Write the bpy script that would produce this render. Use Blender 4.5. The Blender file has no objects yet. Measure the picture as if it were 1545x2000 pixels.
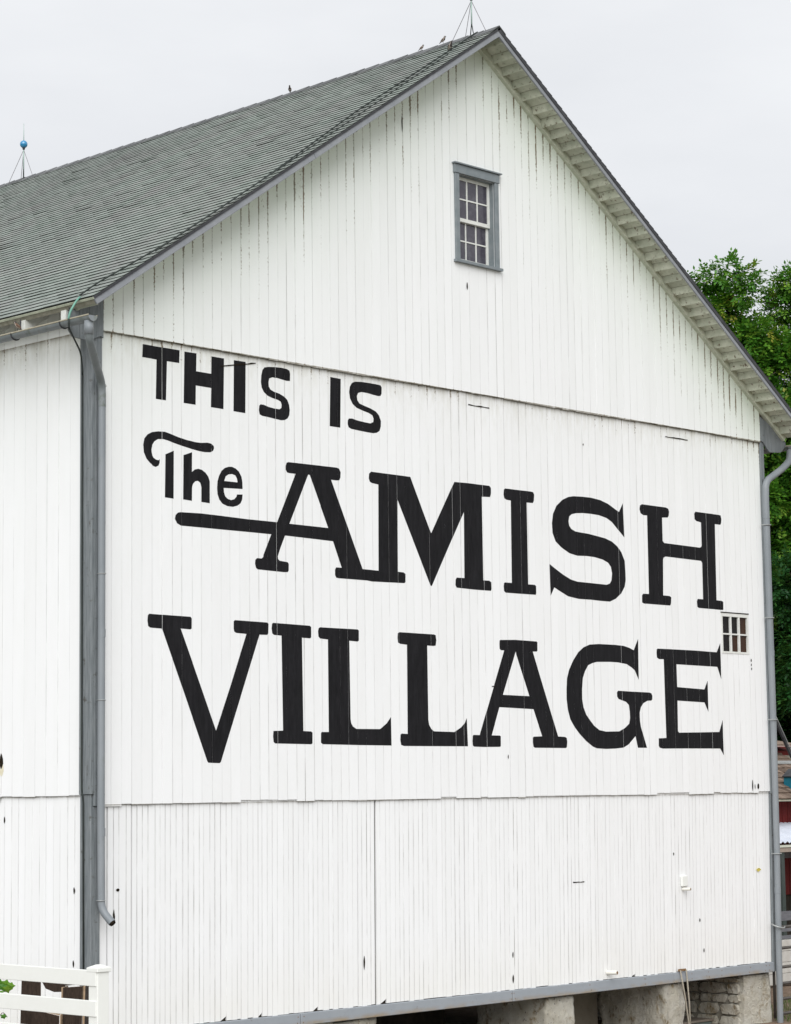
import bpy, bmesh, math, random
import numpy as np
from mathutils import Vector, Matrix
from mathutils.geometry import tessellate_polygon

random.seed(7)
NR = np.random.RandomState(11)
SC = bpy.context.scene
COL = SC.collection

# ------------------------------------------------------------------ camera
CAM_LOC=(-16.0362,-20.272,3.5735)
CAM_X=[0.696755, -0.717187, -0.013234]
CAM_Y=[-0.076767, -0.092897, 0.992712]
CAM_F=[0.713189, 0.690661, 0.119783]
FOCAL_PX=4486.57

cd = bpy.data.cameras.new("camera")
cam = bpy.data.objects.new("camera", cd)
COL.objects.link(cam)
_X, _Y, _F = Vector(CAM_X), Vector(CAM_Y), Vector(CAM_F)
M = Matrix((( _X.x, _Y.x, -_F.x, CAM_LOC[0]), (_X.y, _Y.y, -_F.y, CAM_LOC[1]),
            (_X.z, _Y.z, -_F.z, CAM_LOC[2]), (0, 0, 0, 1)))
cam.matrix_world = M
cd.sensor_fit = 'VERTICAL'
cd.sensor_height = 24.0
cd.sensor_width = 24.0
cd.lens = FOCAL_PX / 2000.0 * 24.0
cd.clip_start = 0.1
cd.clip_end = 3000
SC.camera = cam

# ------------------------------------------------------------------ sky, sun, exposure
SUN_DIR = Vector((0.60, 0.55, -0.62)).normalized()      # the way the light travels
SUN_EL = math.asin(-SUN_DIR.z)
SUN_ROT = math.atan2(-SUN_DIR.x, -SUN_DIR.y)
w = bpy.data.worlds.new("World")
SC.world = w
w.use_nodes = True
nt = w.node_tree
nt.nodes.clear()
wo = nt.nodes.new('ShaderNodeOutputWorld')
bg = nt.nodes.new('ShaderNodeBackground')
bg.inputs['Strength'].default_value = 0.1
sky = nt.nodes.new('ShaderNodeTexSky')
sky.sky_type = 'NISHITA'
sky.sun_disc = False
sky.sun_elevation = SUN_EL
sky.sun_rotation = SUN_ROT
tc = nt.nodes.new('ShaderNodeTexCoord')
mp = nt.nodes.new('ShaderNodeMapping')
mp.inputs['Scale'].default_value = (1.0, 1.0, 3.2)
nz = nt.nodes.new('ShaderNodeTexNoise')
nz.inputs['Scale'].default_value = 2.6
nz.inputs['Detail'].default_value = 6
nz.inputs['Roughness'].default_value = 0.55
cr = nt.nodes.new('ShaderNodeValToRGB')
cr.color_ramp.elements[0].position = 0.3
cr.color_ramp.elements[0].color = (4.22, 4.31, 4.47, 1)
cr.color_ramp.elements[1].position = 0.7
cr.color_ramp.elements[1].color = (5.02, 5.08, 5.18, 1)
mx = nt.nodes.new('ShaderNodeMix')
mx.data_type = 'RGBA'
mx.inputs[0].default_value = 0.97
nt.links.new(tc.outputs['Generated'], mp.inputs[0])
nt.links.new(mp.outputs[0], nz.inputs['Vector'])
nt.links.new(nz.outputs['Fac'], cr.inputs[0])
nt.links.new(sky.outputs[0], mx.inputs[6])
nt.links.new(cr.outputs[0], mx.inputs[7])
nt.links.new(mx.outputs[2], bg.inputs['Color'])
nt.links.new(bg.outputs[0], wo.inputs[0])

sd = bpy.data.lights.new("sun", 'SUN')
sd.energy = 1.5
sd.angle = math.radians(55)
sd.color = (1.0, 0.99, 0.975)
so = bpy.data.objects.new("sun", sd)
so.rotation_euler = SUN_DIR.to_track_quat('-Z', 'Y').to_euler()
so.location = (-20, -20, 30)
COL.objects.link(so)

SC.view_settings.view_transform = 'Standard'
SC.view_settings.look = 'None'
SC.view_settings.exposure = 0.89
SC.view_settings.gamma = 1.0
SC.view_settings.use_curve_mapping = False
SC.render.engine = 'CYCLES'
SC.cycles.max_bounces = 6

# ------------------------------------------------------------------ materials
class N:
    """small node helper"""
    def __init__(s, name):
        s.m = bpy.data.materials.new(name)
        s.m.use_nodes = True
        s.t = s.m.node_tree
        s.b = s.t.nodes['Principled BSDF']
    def n(s, kind, **kw):
        x = s.t.nodes.new('ShaderNode' + kind)
        for k, v in kw.items():
            setattr(x, k, v)
        return x
    def l(s, a, b):
        s.t.links.new(a, b)
    def math(s, op, a, b=None, c=None, clamp=False):
        x = s.n('Math', operation=op, use_clamp=clamp)
        for i, v in enumerate((a, b, c)):
            if v is None:
                continue
            if isinstance(v, (int, float)):
                x.inputs[i].default_value = v
            else:
                s.l(v, x.inputs[i])
        return x.outputs[0]
    def ramp(s, fac, stops):
        r = s.n('ValToRGB')
        while len(r.color_ramp.elements) < len(stops):
            r.color_ramp.elements.new(0.5)
        for e, (p, c) in zip(r.color_ramp.elements, stops):
            e.position = p
            e.color = (c, c, c, 1) if isinstance(c, (int, float)) else (*c, 1)
        s.l(fac, r.inputs[0])
        return r.outputs[0]
    def noise(s, scale, detail=4, rough=0.5, vec=None, stretch=None):
        x = s.n('TexNoise')
        x.inputs['Scale'].default_value = scale
        x.inputs['Detail'].default_value = detail
        x.inputs['Roughness'].default_value = rough
        v = vec if vec is not None else s.pos()
        if stretch:
            mpn = s.n('Mapping')
            mpn.inputs['Scale'].default_value = stretch
            s.l(v, mpn.inputs[0])
            v = mpn.outputs[0]
        s.l(v, x.inputs['Vector'])
        return x.outputs['Fac']
    def pos(s):
        if not hasattr(s, '_p'):
            s._p = s.n('NewGeometry').outputs['Position']
        return s._p
    def xyz(s):
        if not hasattr(s, '_x'):
            q = s.n('SeparateXYZ')
            s.l(s.pos(), q.inputs[0])
            s._x = q.outputs
        return s._x
    def rnd(s):
        return s.n('ObjectInfo').outputs['Random']
    def mix(s, fac, a, b, blend='MIX'):
        x = s.n('Mix', data_type='RGBA', blend_type=blend)
        for i, v in ((0, fac), (6, a), (7, b)):
            if isinstance(v, (int, float)):
                x.inputs[i].default_value = v
            elif isinstance(v, tuple):
                x.inputs[i].default_value = (*v, 1)
            else:
                s.l(v, x.inputs[i])
        return x.outputs[2]
    def base(s, c, rough=0.7, spec=0.3):
        if isinstance(c, tuple):
            s.b.inputs['Base Color'].default_value = (*c, 1)
        else:
            s.l(c, s.b.inputs['Base Color'])
        s.b.inputs['Roughness'].default_value = rough
        s.b.inputs['Specular IOR Level'].default_value = spec
        return s.m
    def bump(s, h, strength=0.3, dist=0.01):
        x = s.n('Bump')
        x.inputs['Strength'].default_value = strength
        x.inputs['Distance'].default_value = dist
        s.l(h, x.inputs['Height'])
        s.l(x.outputs[0], s.b.inputs['Normal'])

ROOF_M, RIDGE_X, RIDGE_Z = 0.6805, 6.5, 13.75

def roof_z(x):
    return RIDGE_Z - ROOF_M * abs(x - RIDGE_X)

def wall_paint(name, cream=0.0, black=False):
    q = N(name)
    X, Y, Z = q.xyz()[0], q.xyz()[1], q.xyz()[2]
    # distance below the roof line and below the two seams
    rz = q.math('SUBTRACT', RIDGE_Z, q.math('MULTIPLY', ROOF_M, q.math('ABSOLUTE', q.math('SUBTRACT', X, RIDGE_X))))
    dr = q.math('MAXIMUM', q.math('SUBTRACT', rz, Z), 0.0)
    near = q.math('POWER', 2.718, q.math('DIVIDE', dr, -0.8))
    side = q.math('MULTIPLY', q.math('GREATER_THAN', Y, 0.12), q.math('LESS_THAN', X, 0.05))
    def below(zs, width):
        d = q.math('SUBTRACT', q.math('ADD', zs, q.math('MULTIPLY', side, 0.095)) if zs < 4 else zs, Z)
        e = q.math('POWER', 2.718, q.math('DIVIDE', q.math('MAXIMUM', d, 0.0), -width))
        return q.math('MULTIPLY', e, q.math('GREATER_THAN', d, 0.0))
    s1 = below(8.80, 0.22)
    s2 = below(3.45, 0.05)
    # edge distance from the plank's own map
    uv = q.n('UVMap')
    sx = q.n('SeparateXYZ')
    q.l(uv.outputs[0], sx.inputs[0])
    d = q.math('MINIMUM', sx.outputs[0], q.math('SUBTRACT', sx.outputs[1], sx.outputs[0]))
    long_n = q.noise(1.0, 5, 0.65, stretch=(9.0, 9.0, 1.6))
    patch = q.noise(0.8, 3, 0.5)
    upper = q.math('MULTIPLY', q.math('GREATER_THAN', Z, 8.6), 0.16)
    near = q.math('MULTIPLY', near, q.math('SUBTRACT', 1.0, q.math('MULTIPLY', side, 0.6)))
    G = q.math('ADD', q.math('ADD', 0.05, upper), q.math('ADD', q.math('MULTIPLY', near, 1.08), q.math('ADD', q.math('MULTIPLY', s1, 0.45), q.math('MULTIPLY', s2, 0.3))))
    G = q.math('MULTIPLY', G, q.math('ADD', 0.35, q.math('MULTIPLY', patch, 1.3)))
    G = q.math('MULTIPLY', G, q.math('ADD', 0.6, q.math('MULTIPLY', q.math('FRACT', q.math('MULTIPLY', q.rnd(), 7.31)), 0.75)))
    G = q.math('MULTIPLY', G, q.math('ADD', 0.45, q.math('MULTIPLY', q.ramp(q.noise(1.0, 3, 0.6, stretch=(5, 5, 2.2)), [(0.35, 0.0), (0.65, 1.0)]), 0.9)))
    # brown peeling flecks: along the edges and, thinner, over the face
    fl = q.noise(1.0, 7, 0.75, stretch=(55.0, 55.0, 40.0))
    edge = q.ramp(d, [(0.0, 1.0), (0.010, 0.8), (0.022, 0.0)])
    t_edge = q.math('SUBTRACT', 0.72, q.math('MULTIPLY', q.math('MULTIPLY', G, edge), 0.34))
    t_face = q.math('SUBTRACT', 0.72, q.math('MULTIPLY', G, 0.105))
    thr = q.math('MINIMUM', t_edge, t_face)
    fleck = q.math('MULTIPLY', q.math('SUBTRACT', fl, thr), 22.0, clamp=True)
    fleckb = q.math('MULTIPLY', fleck, q.math('ADD', 0.18, q.math('MULTIPLY', G, 1.3), clamp=True), clamp=True)
    line = q.math('MULTIPLY', q.ramp(d, [(0.0, 1.0), (0.004, 0.95), (0.0055, 0.0)]), q.ramp(long_n, [(0.36, 0.0), (0.62, 1.0)]))
    lowz = q.math('MULTIPLY', q.math('LESS_THAN', Z, 3.43), 0.32)
    line = q.math('MULTIPLY', line, q.math('ADD', q.math('ADD', 0.20, lowz), q.math('POWER', q.math('FRACT', q.math('MULTIPLY', q.rnd(), 13.7)), 2.2)))
    if black:
        c0 = q.mix(q.ramp(q.noise(7, 7, 0.75, stretch=(3, 3, 0.5)), [(0.32, 0.0), (0.68, 1.0)]), (0.0075, 0.0075, 0.0085), (0.0185, 0.0180, 0.0205))
        c1 = q.mix(q.ramp(q.noise(60, 4, 0.7, stretch=(1, 1, 0.35)), [(0.70, 0.0), (0.78, 0.55)]), c0, (0.12, 0.12, 0.12))
        q.bump(q.noise(80, 3, 0.6, stretch=(1, 1, 0.15)), 0.25, 0.004)
        return q.base(c1, 0.75, 0.12)
    white = q.mix(q.rnd(), (0.835, 0.842, 0.845), (0.862, 0.870, 0.875))
    white = q.mix(q.math('MULTIPLY', q.ramp(q.noise(2.4, 5, 0.62, stretch=(3, 3, 0.5)), [(0.42, 0.0), (0.75, 1.0)]), 0.14), white, (0.70, 0.71, 0.68))
    green = q.math('MULTIPLY', near, q.math('ADD', 0.30, q.math('MULTIPLY', patch, 0.75)), clamp=True)
    c = q.mix(green, white, (0.67, 0.80, 0.63))
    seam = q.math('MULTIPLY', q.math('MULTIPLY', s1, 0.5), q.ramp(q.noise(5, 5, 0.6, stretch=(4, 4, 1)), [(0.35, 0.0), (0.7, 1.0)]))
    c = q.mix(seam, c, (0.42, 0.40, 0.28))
    s3 = q.math('MULTIPLY', q.math('ADD', below(8.795, 0.032), below(3.447, 0.012)), q.ramp(q.noise(3.0, 5, 0.7, stretch=(3, 3, 1)), [(0.30, 0.35), (0.55, 1.0)]))  # dark line below each seam: overhang shadow painted in, together with dirt
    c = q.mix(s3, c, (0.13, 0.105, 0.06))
    damp = q.math('MULTIPLY', q.ramp(Z, [(0.0, 1.0), (1.0, 1.0)]), q.math('MULTIPLY', q.math('SUBTRACT', 1.75, Z, clamp=True), 0.35))
    c = q.mix(q.math('MULTIPLY', damp, q.noise(1.6, 4, 0.6), clamp=True), c, (0.72, 0.67, 0.52))
    c = q.mix(q.math('MULTIPLY', line, q.math('ADD', 0.62, q.math('MULTIPLY', G, 0.35), clamp=True)), c, (0.25, 0.24, 0.22))
    c = q.mix(fleckb, c, (0.16, 0.115, 0.065))
    q.bump(q.noise(60, 4, 0.6, stretch=(1, 1, 0.12)), 0.22, 0.004)
    return q.base(c, 0.55, 0.35)

def simple(name, c0, c1, scale=6, rough=0.7, spec=0.3, stretch=None, bump=0.2, bd=0.005, objrnd=0.0, stain=None, metal=0.0):
    q = N(name)
    f = q.noise(scale, 5, 0.6, stretch=stretch)
    c = q.mix(q.ramp(f, [(0.3, 0.0), (0.7, 1.0)]), c0, c1)
    if objrnd:
        c = q.mix(q.math('MULTIPLY', q.rnd(), objrnd), c, (c0[0] * 0.45, c0[1] * 0.45, c0[2] * 0.45))
    if stain:
        sc, lo, hi, col = stain
        c = q.mix(q.ramp(q.noise(sc, 6, 0.7), [(lo, 0.0), (hi, 1.0)]), c, col)
    if bump:
        q.bump(q.noise(scale * 6, 4, 0.6, stretch=stretch), bump, bd)
    q.b.inputs['Metallic'].default_value = metal
    return q.base(c, rough, spec)

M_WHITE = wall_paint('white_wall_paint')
M_BLACK = wall_paint('black_lettering_paint', black=True)
M_GREY = simple('grey_trim_paint', (0.13, 0.148, 0.158), (0.225, 0.245, 0.255), 9, 0.55, 0.35, (5, 5, 0.4), bump=0.5, stain=(11, 0.60, 0.70, (0.085, 0.085, 0.08)))
M_SILLG0 = simple('grey_sill_paint', (0.27, 0.295, 0.33), (0.34, 0.365, 0.39), 5, 0.55, 0.35, (0.7, 3, 3), stain=(7, 0.63, 0.76, (0.19, 0.15, 0.09)))
q = N('stained_grey_sill_paint')
c = q.mix(q.noise(6, 5, 0.6), (0.26, 0.285, 0.315), (0.335, 0.36, 0.385))
st_ = q.math('MULTIPLY', q.math('SUBTRACT', 0.862, q.xyz()[2], clamp=True), 20.0, clamp=True)
c = q.mix(q.math('MULTIPLY', st_, q.ramp(q.noise(2.2, 6, 0.7, stretch=(1, 1, 3)), [(0.42, 0.0), (0.66, 0.8)])), c, (0.30, 0.22, 0.12))
c = q.mix(q.ramp(q.noise(13, 5, 0.7), [(0.66, 0.0), (0.72, 0.8)]), c, (0.13, 0.10, 0.07))
M_SILLG = q.base(c, 0.6, 0.3)
M_PIPE = simple('grey_gutter_metal', (0.19, 0.212, 0.23), (0.25, 0.27, 0.288), 3, 0.45, 0.4, (1, 1, 0.4), bump=0.05, stain=(4, 0.6, 0.8, (0.16, 0.18, 0.15)))
M_GUT = simple('weathered_gutter_metal', (0.15, 0.175, 0.18), (0.23, 0.25, 0.26), 4, 0.5, 0.4, bump=0.05, stain=(5, 0.55, 0.75, (0.09, 0.11, 0.08)))
M_LIP = simple('dirty_gutter_lip', (0.30, 0.27, 0.19), (0.42, 0.40, 0.32), 20, 0.7)
M_DARK = simple('dark_wood_and_void', (0.022, 0.02, 0.017), (0.05, 0.042, 0.033), 8, 0.9, 0.1)
M_HOLE = simple('hole_shadowed_wood', (0.012, 0.01, 0.008), (0.03, 0.022, 0.014), 30, 0.95, 0.05)
M_ALGAE = simple('mossy_white_paint', (0.40, 0.44, 0.33), (0.58, 0.60, 0.48), 9, 0.7, 0.25, stain=(22, 0.62, 0.72, (0.12, 0.08, 0.05)))
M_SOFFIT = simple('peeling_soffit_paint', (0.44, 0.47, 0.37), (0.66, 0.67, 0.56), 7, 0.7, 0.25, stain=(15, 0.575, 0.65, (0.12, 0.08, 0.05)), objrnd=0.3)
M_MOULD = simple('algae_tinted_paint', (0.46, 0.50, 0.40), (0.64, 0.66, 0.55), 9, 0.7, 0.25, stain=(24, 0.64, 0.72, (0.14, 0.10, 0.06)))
M_EAVE = simple('bare_eave_board', (0.22, 0.21, 0.16), (0.36, 0.35, 0.28), 12, 0.8)
M_SASH = simple('white_sash_paint', (0.66, 0.67, 0.63), (0.76, 0.77, 0.74), 14, 0.55, stain=(30, 0.68, 0.76, (0.2, 0.16, 0.1)))
M_SHBUTT = simple('shingle_butt', (0.022, 0.024, 0.024), (0.05, 0.055, 0.05), 18, 0.95, 0.1)
M_CABLE = simple('dark_cable', (0.02, 0.025, 0.024), (0.035, 0.045, 0.04), 10, 0.6)
M_VERDI = simple('verdigris_copper', (0.12, 0.28, 0.22), (0.2, 0.42, 0.34), 10, 0.7)
M_RODG = simple('pale_green_rod', (0.30, 0.42, 0.38), (0.42, 0.52, 0.48), 20, 0.5)
M_VINYL = simple('white_vinyl', (0.76, 0.77, 0.73), (0.80, 0.81, 0.78), 3, 0.4, 0.4, bump=0.0, stain=(25, 0.7, 0.8, (0.5, 0.47, 0.36)))
M_PLY = simple('stained_dark_brown_wood', (0.020, 0.013, 0.009), (0.045, 0.030, 0.022), 14, 0.8, 0.2, (6, 6, 1))
M_TAN = simple('raw_tan_wood_edge', (0.27, 0.19, 0.12), (0.40, 0.29, 0.19), 18, 0.8)
M_TUBE = simple('brown_gate_tube', (0.045, 0.038, 0.034), (0.09, 0.08, 0.07), 9, 0.45, 0.4)
M_RED = simple('red_barn_paint', (0.10, 0.008, 0.008), (0.17, 0.016, 0.014), 9, 0.7, 0.2, (4, 4, 0.6), objrnd=0.3)
M_TIN = simple('white_corrugated_tin', (0.56, 0.60, 0.68), (0.64, 0.67, 0.74), 5, 0.45, 0.4, bump=0.0, stain=(14, 0.64, 0.7, (0.25, 0.25, 0.27)))
M_PEN = simple('weathered_grey_boards', (0.13, 0.135, 0.15), (0.2, 0.2, 0.215), 10, 0.8, 0.2, (0.5, 3, 3))
M_BLOCK = simple('whitewashed_block', (0.55, 0.53, 0.49), (0.66, 0.64, 0.6), 8, 0.85, 0.2, objrnd=0.1, stain=(7, 0.6, 0.8, (0.4, 0.33, 0.22)))
M_SHAKE = simple('cedar_shake', (0.17, 0.120, 0.09), (0.33, 0.255, 0.205), 14, 0.85, 0.15, (3, 0.6, 0.6), objrnd=0.85)
M_TEAL = simple('teal_paint', (0.01, 0.13, 0.19), (0.015, 0.17, 0.24), 6, 0.5)
M_POSTG = simple('dark_green_post', (0.045, 0.06, 0.055), (0.07, 0.085, 0.08), 9, 0.7)
M_TRIMP = simple('pale_trim', (0.62, 0.66, 0.55), (0.7, 0.72, 0.62), 9, 0.6)
M_BARK = simple('bark', (0.07, 0.055, 0.04), (0.14, 0.115, 0.09), 9, 0.9, 0.1, (1, 1, 0.3), bump=0.6, bd=0.03)
M_TROUGH = simple('green_grey_trough', (0.13, 0.17, 0.155), (0.2, 0.23, 0.2), 6, 0.7, stain=(5, 0.55, 0.8, (0.16, 0.12, 0.07)))
M_TROUGHTOP = simple('dusty_wood_top', (0.18, 0.15, 0.12), (0.26, 0.22, 0.18), 7, 0.85)
M_ROPE = simple('tan_rope', (0.24, 0.21, 0.16), (0.36, 0.33, 0.27), 40, 0.85)
M_GALV = simple('galvanised_steel', (0.32, 0.34, 0.34), (0.45, 0.46, 0.45), 8, 0.4, 0.5, metal=0.4)
M_PVC = simple('white_plastic_pipe', (0.72, 0.71, 0.64), (0.78, 0.77, 0.72), 12, 0.45)
M_RUST = simple('rusty_rim', (0.16, 0.09, 0.04), (0.24, 0.14, 0.07), 30, 0.8)
M_YEL = simple('yellow_leaf', (0.62, 0.52, 0.08), (0.7, 0.6, 0.15), 30, 0.6)
M_BEIGE = simple('beige_stucco', (0.22, 0.19, 0.145), (0.3, 0.265, 0.205), 5, 0.9, stain=(9, 0.6, 0.8, (0.12, 0.1, 0.07)))

# blue glass ball
q = N('blue_glass')
M_BLUE = q.base((0.012, 0.23, 0.46), 0.08, 0.9)
q.b.inputs['Coat Weight'].default_value = 0.6

# window glass: dusty
def pane_mat(name, col, dust, rough=0.12, spec=0.5):
    q = N(name)
    f = q.ramp(q.noise(9, 6, 0.7), [(0.45, 0.0), (0.8, 1.0)])
    c = q.mix(q.math('MULTIPLY', f, 0.5), col, dust)
    c = q.mix(q.ramp(q.noise(55, 3, 0.6), [(0.68, 0.0), (0.74, 0.5)]), c, dust)
    m = q.base(c, rough, spec)
    return m
M_PANE = pane_mat('dusty_window_glass', (0.055, 0.05, 0.068), (0.17, 0.17, 0.185))
M_PANED = pane_mat('dark_window_glass', (0.006, 0.005, 0.005), (0.03, 0.025, 0.02), 0.25, 0.15)
M_CURT = simple('dark_room_behind_glass', (0.01, 0.012, 0.016), (0.02, 0.022, 0.03), 3, 0.9)

# whitewashed stone
def stone_mat(name, scale=5):
    q = N(name)
    f = q.noise(scale, 7, 0.7)
    c = q.mix(q.ramp(f, [(0.3, 0.0), (0.7, 1.0)]), (0.74, 0.69, 0.56), (0.87, 0.84, 0.75))
    c = q.mix(q.ramp(q.noise(scale * 1.1, 6, 0.72, stretch=(1, 1, 0.7)), [(0.54, 0.0), (0.66, 0.85)]), c, (0.30, 0.20, 0.07))
    c = q.mix(q.ramp(q.noise(scale * 3.2, 6, 0.75), [(0.60, 0.0), (0.66, 0.9)]), c, (0.12, 0.095, 0.07))
    q.bump(q.noise(scale * 3.2, 9, 0.8), 1.0, 0.11)
    return q.base(c, 0.85, 0.2)
M_STONE = stone_mat('whitewashed_stone')
M_MORTAR = simple('dirty_mortar', (0.20, 0.18, 0.14), (0.42, 0.40, 0.34), 10, 0.95, bump=0.8, bd=0.03)

# asphalt shingle: tint attribute per tab plus blotches of moss and dust
q = N('asphalt_shingle')
at = q.n('Attribute', attribute_name='tint')
c = q.mix(at.outputs['Fac'], (0.225, 0.26, 0.238), (0.35, 0.385, 0.352))
c = q.mix(q.math('MULTIPLY', q.ramp(q.noise(1.1, 6, 0.62, stretch=(1, 1.2, 1)), [(0.40, 0.0), (0.68, 1.0)]), 0.55), c, (0.27, 0.245, 0.25))
c = q.mix(q.math('MULTIPLY', q.ramp(q.noise(2.7, 7, 0.7), [(0.48, 0.0), (0.68, 1.0)]), 0.5), c, (0.17, 0.225, 0.185))
c = q.mix(q.math('MULTIPLY', q.ramp(q.noise(7, 6, 0.75), [(0.52, 0.0), (0.68, 1.0)]), 0.35), c, (0.10, 0.115, 0.10))
c = q.mix(q.math('MULTIPLY', q.ramp(q.noise(0.35, 3, 0.5), [(0.35, 0.0), (0.65, 1.0)]), 0.25), c, (0.16, 0.18, 0.17))
q.bump(q.noise(140, 3, 0.7), 0.5, 0.004)
M_SHING = q.base(c, 0.9, 0.15)
M_CAP = simple('ridge_cap_asphalt', (0.13, 0.135, 0.14), (0.22, 0.225, 0.23), 7, 0.9, 0.15, objrnd=0.5)

# ground
def ground_h(x, y):
    def ss(t):
        t = max(0.0, min(1.0, t))
        return t * t * (3 - 2 * t)
    return 0.05 + 0.70 * ss((6.0 - x) / 9.0) + 1.2 * ss((-x - 3.0) / 13.0)

q = N('farmyard_ground')
f1 = q.ramp(q.noise(0.5, 8, 0.65), [(0.38, 0.0), (0.62, 1.0)])
f2 = q.ramp(q.noise(6, 8, 0.7), [(0.35, 0.0), (0.65, 1.0)])
dirt = q.mix(f2, (0.15, 0.105, 0.075), (0.27, 0.20, 0.15))
dirt = q.mix(q.ramp(q.noise(3.0, 4, 0.6), [(0.62, 0.0), (0.7, 0.8)]), dirt, (0.07, 0.05, 0.035))
grav = q.mix(f2, (0.24, 0.22, 0.2), (0.36, 0.34, 0.31))
X = q.xyz()[0]
R2 = q.math('MULTIPLY', q.math('SUBTRACT', 11.0, X), 0.4, clamp=True)
c = q.mix(R2, dirt, grav)
far = q.math('MULTIPLY', q.math('SUBTRACT', q.math('ADD', q.math('ABSOLUTE', q.math('SUBTRACT', X, 10.0)), q.math('ABSOLUTE', q.xyz()[1])), 45.0), 0.08, clamp=True)
c = q.mix(far, c, q.mix(f1, (0.045, 0.075, 0.02), (0.075, 0.10, 0.035)))
q.bump(q.noise(9, 8, 0.7), 0.7, 0.05)
M_GROUND = q.base(c, 0.95, 0.1)

# leaves
def leaf_mat(name, a, b, cc):
    q = N(name)
    at = q.n('Attribute', attribute_name='tint')
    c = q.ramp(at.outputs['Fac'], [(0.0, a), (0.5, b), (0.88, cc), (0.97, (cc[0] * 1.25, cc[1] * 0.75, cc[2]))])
    m = q.base(c, 0.45, 0.35)
    tr = q.n('BsdfTranslucent')
    q.l(q.mix(0.5, c, (0.10, 0.20, 0.02)), tr.inputs[0])
    ms = q.n('MixShader')
    ms.inputs[0].default_value = 0.32
    q.l(q.b.outputs[0], ms.inputs[1])
    q.l(tr.outputs[0], ms.inputs[2])
    q.l(ms.outputs[0], q.t.nodes['Material Output'].inputs[0])
    return m
M_LEAF = leaf_mat('bright_leaf', (0.026, 0.11, 0.014), (0.085, 0.26, 0.024), (0.25, 0.42, 0.045))
M_LEAFD = leaf_mat('deep_leaf', (0.010, 0.050, 0.016), (0.022, 0.095, 0.022), (0.05, 0.16, 0.03))
M_GRASS = leaf_mat('grass_blade', (0.03, 0.08, 0.012), (0.06, 0.15, 0.02), (0.11, 0.22, 0.04))

# ------------------------------------------------------------------ builders
WLOC = {}

def link(o, parent=None, loc=None):
    COL.objects.link(o)
    if parent is not None:
        o.parent = parent
        o.matrix_parent_inverse = Matrix.Translation(-Vector(WLOC.get(parent.name, (0, 0, 0))))
    WLOC[o.name] = tuple(loc) if loc else (0, 0, 0)
    return o

def tag(o, label=None, cat=None, group=None, kind=None):
    for k, v in (('label', label), ('category', cat), ('group', group), ('kind', kind)):
        if v:
            o[k] = v
    return o

def empty(name, loc, label=None, cat=None, group=None):
    o = bpy.data.objects.new(name, None)
    o.location = loc
    o.empty_display_size = 0.3
    link(o, None, loc)
    return tag(o, label, cat, group)

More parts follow.
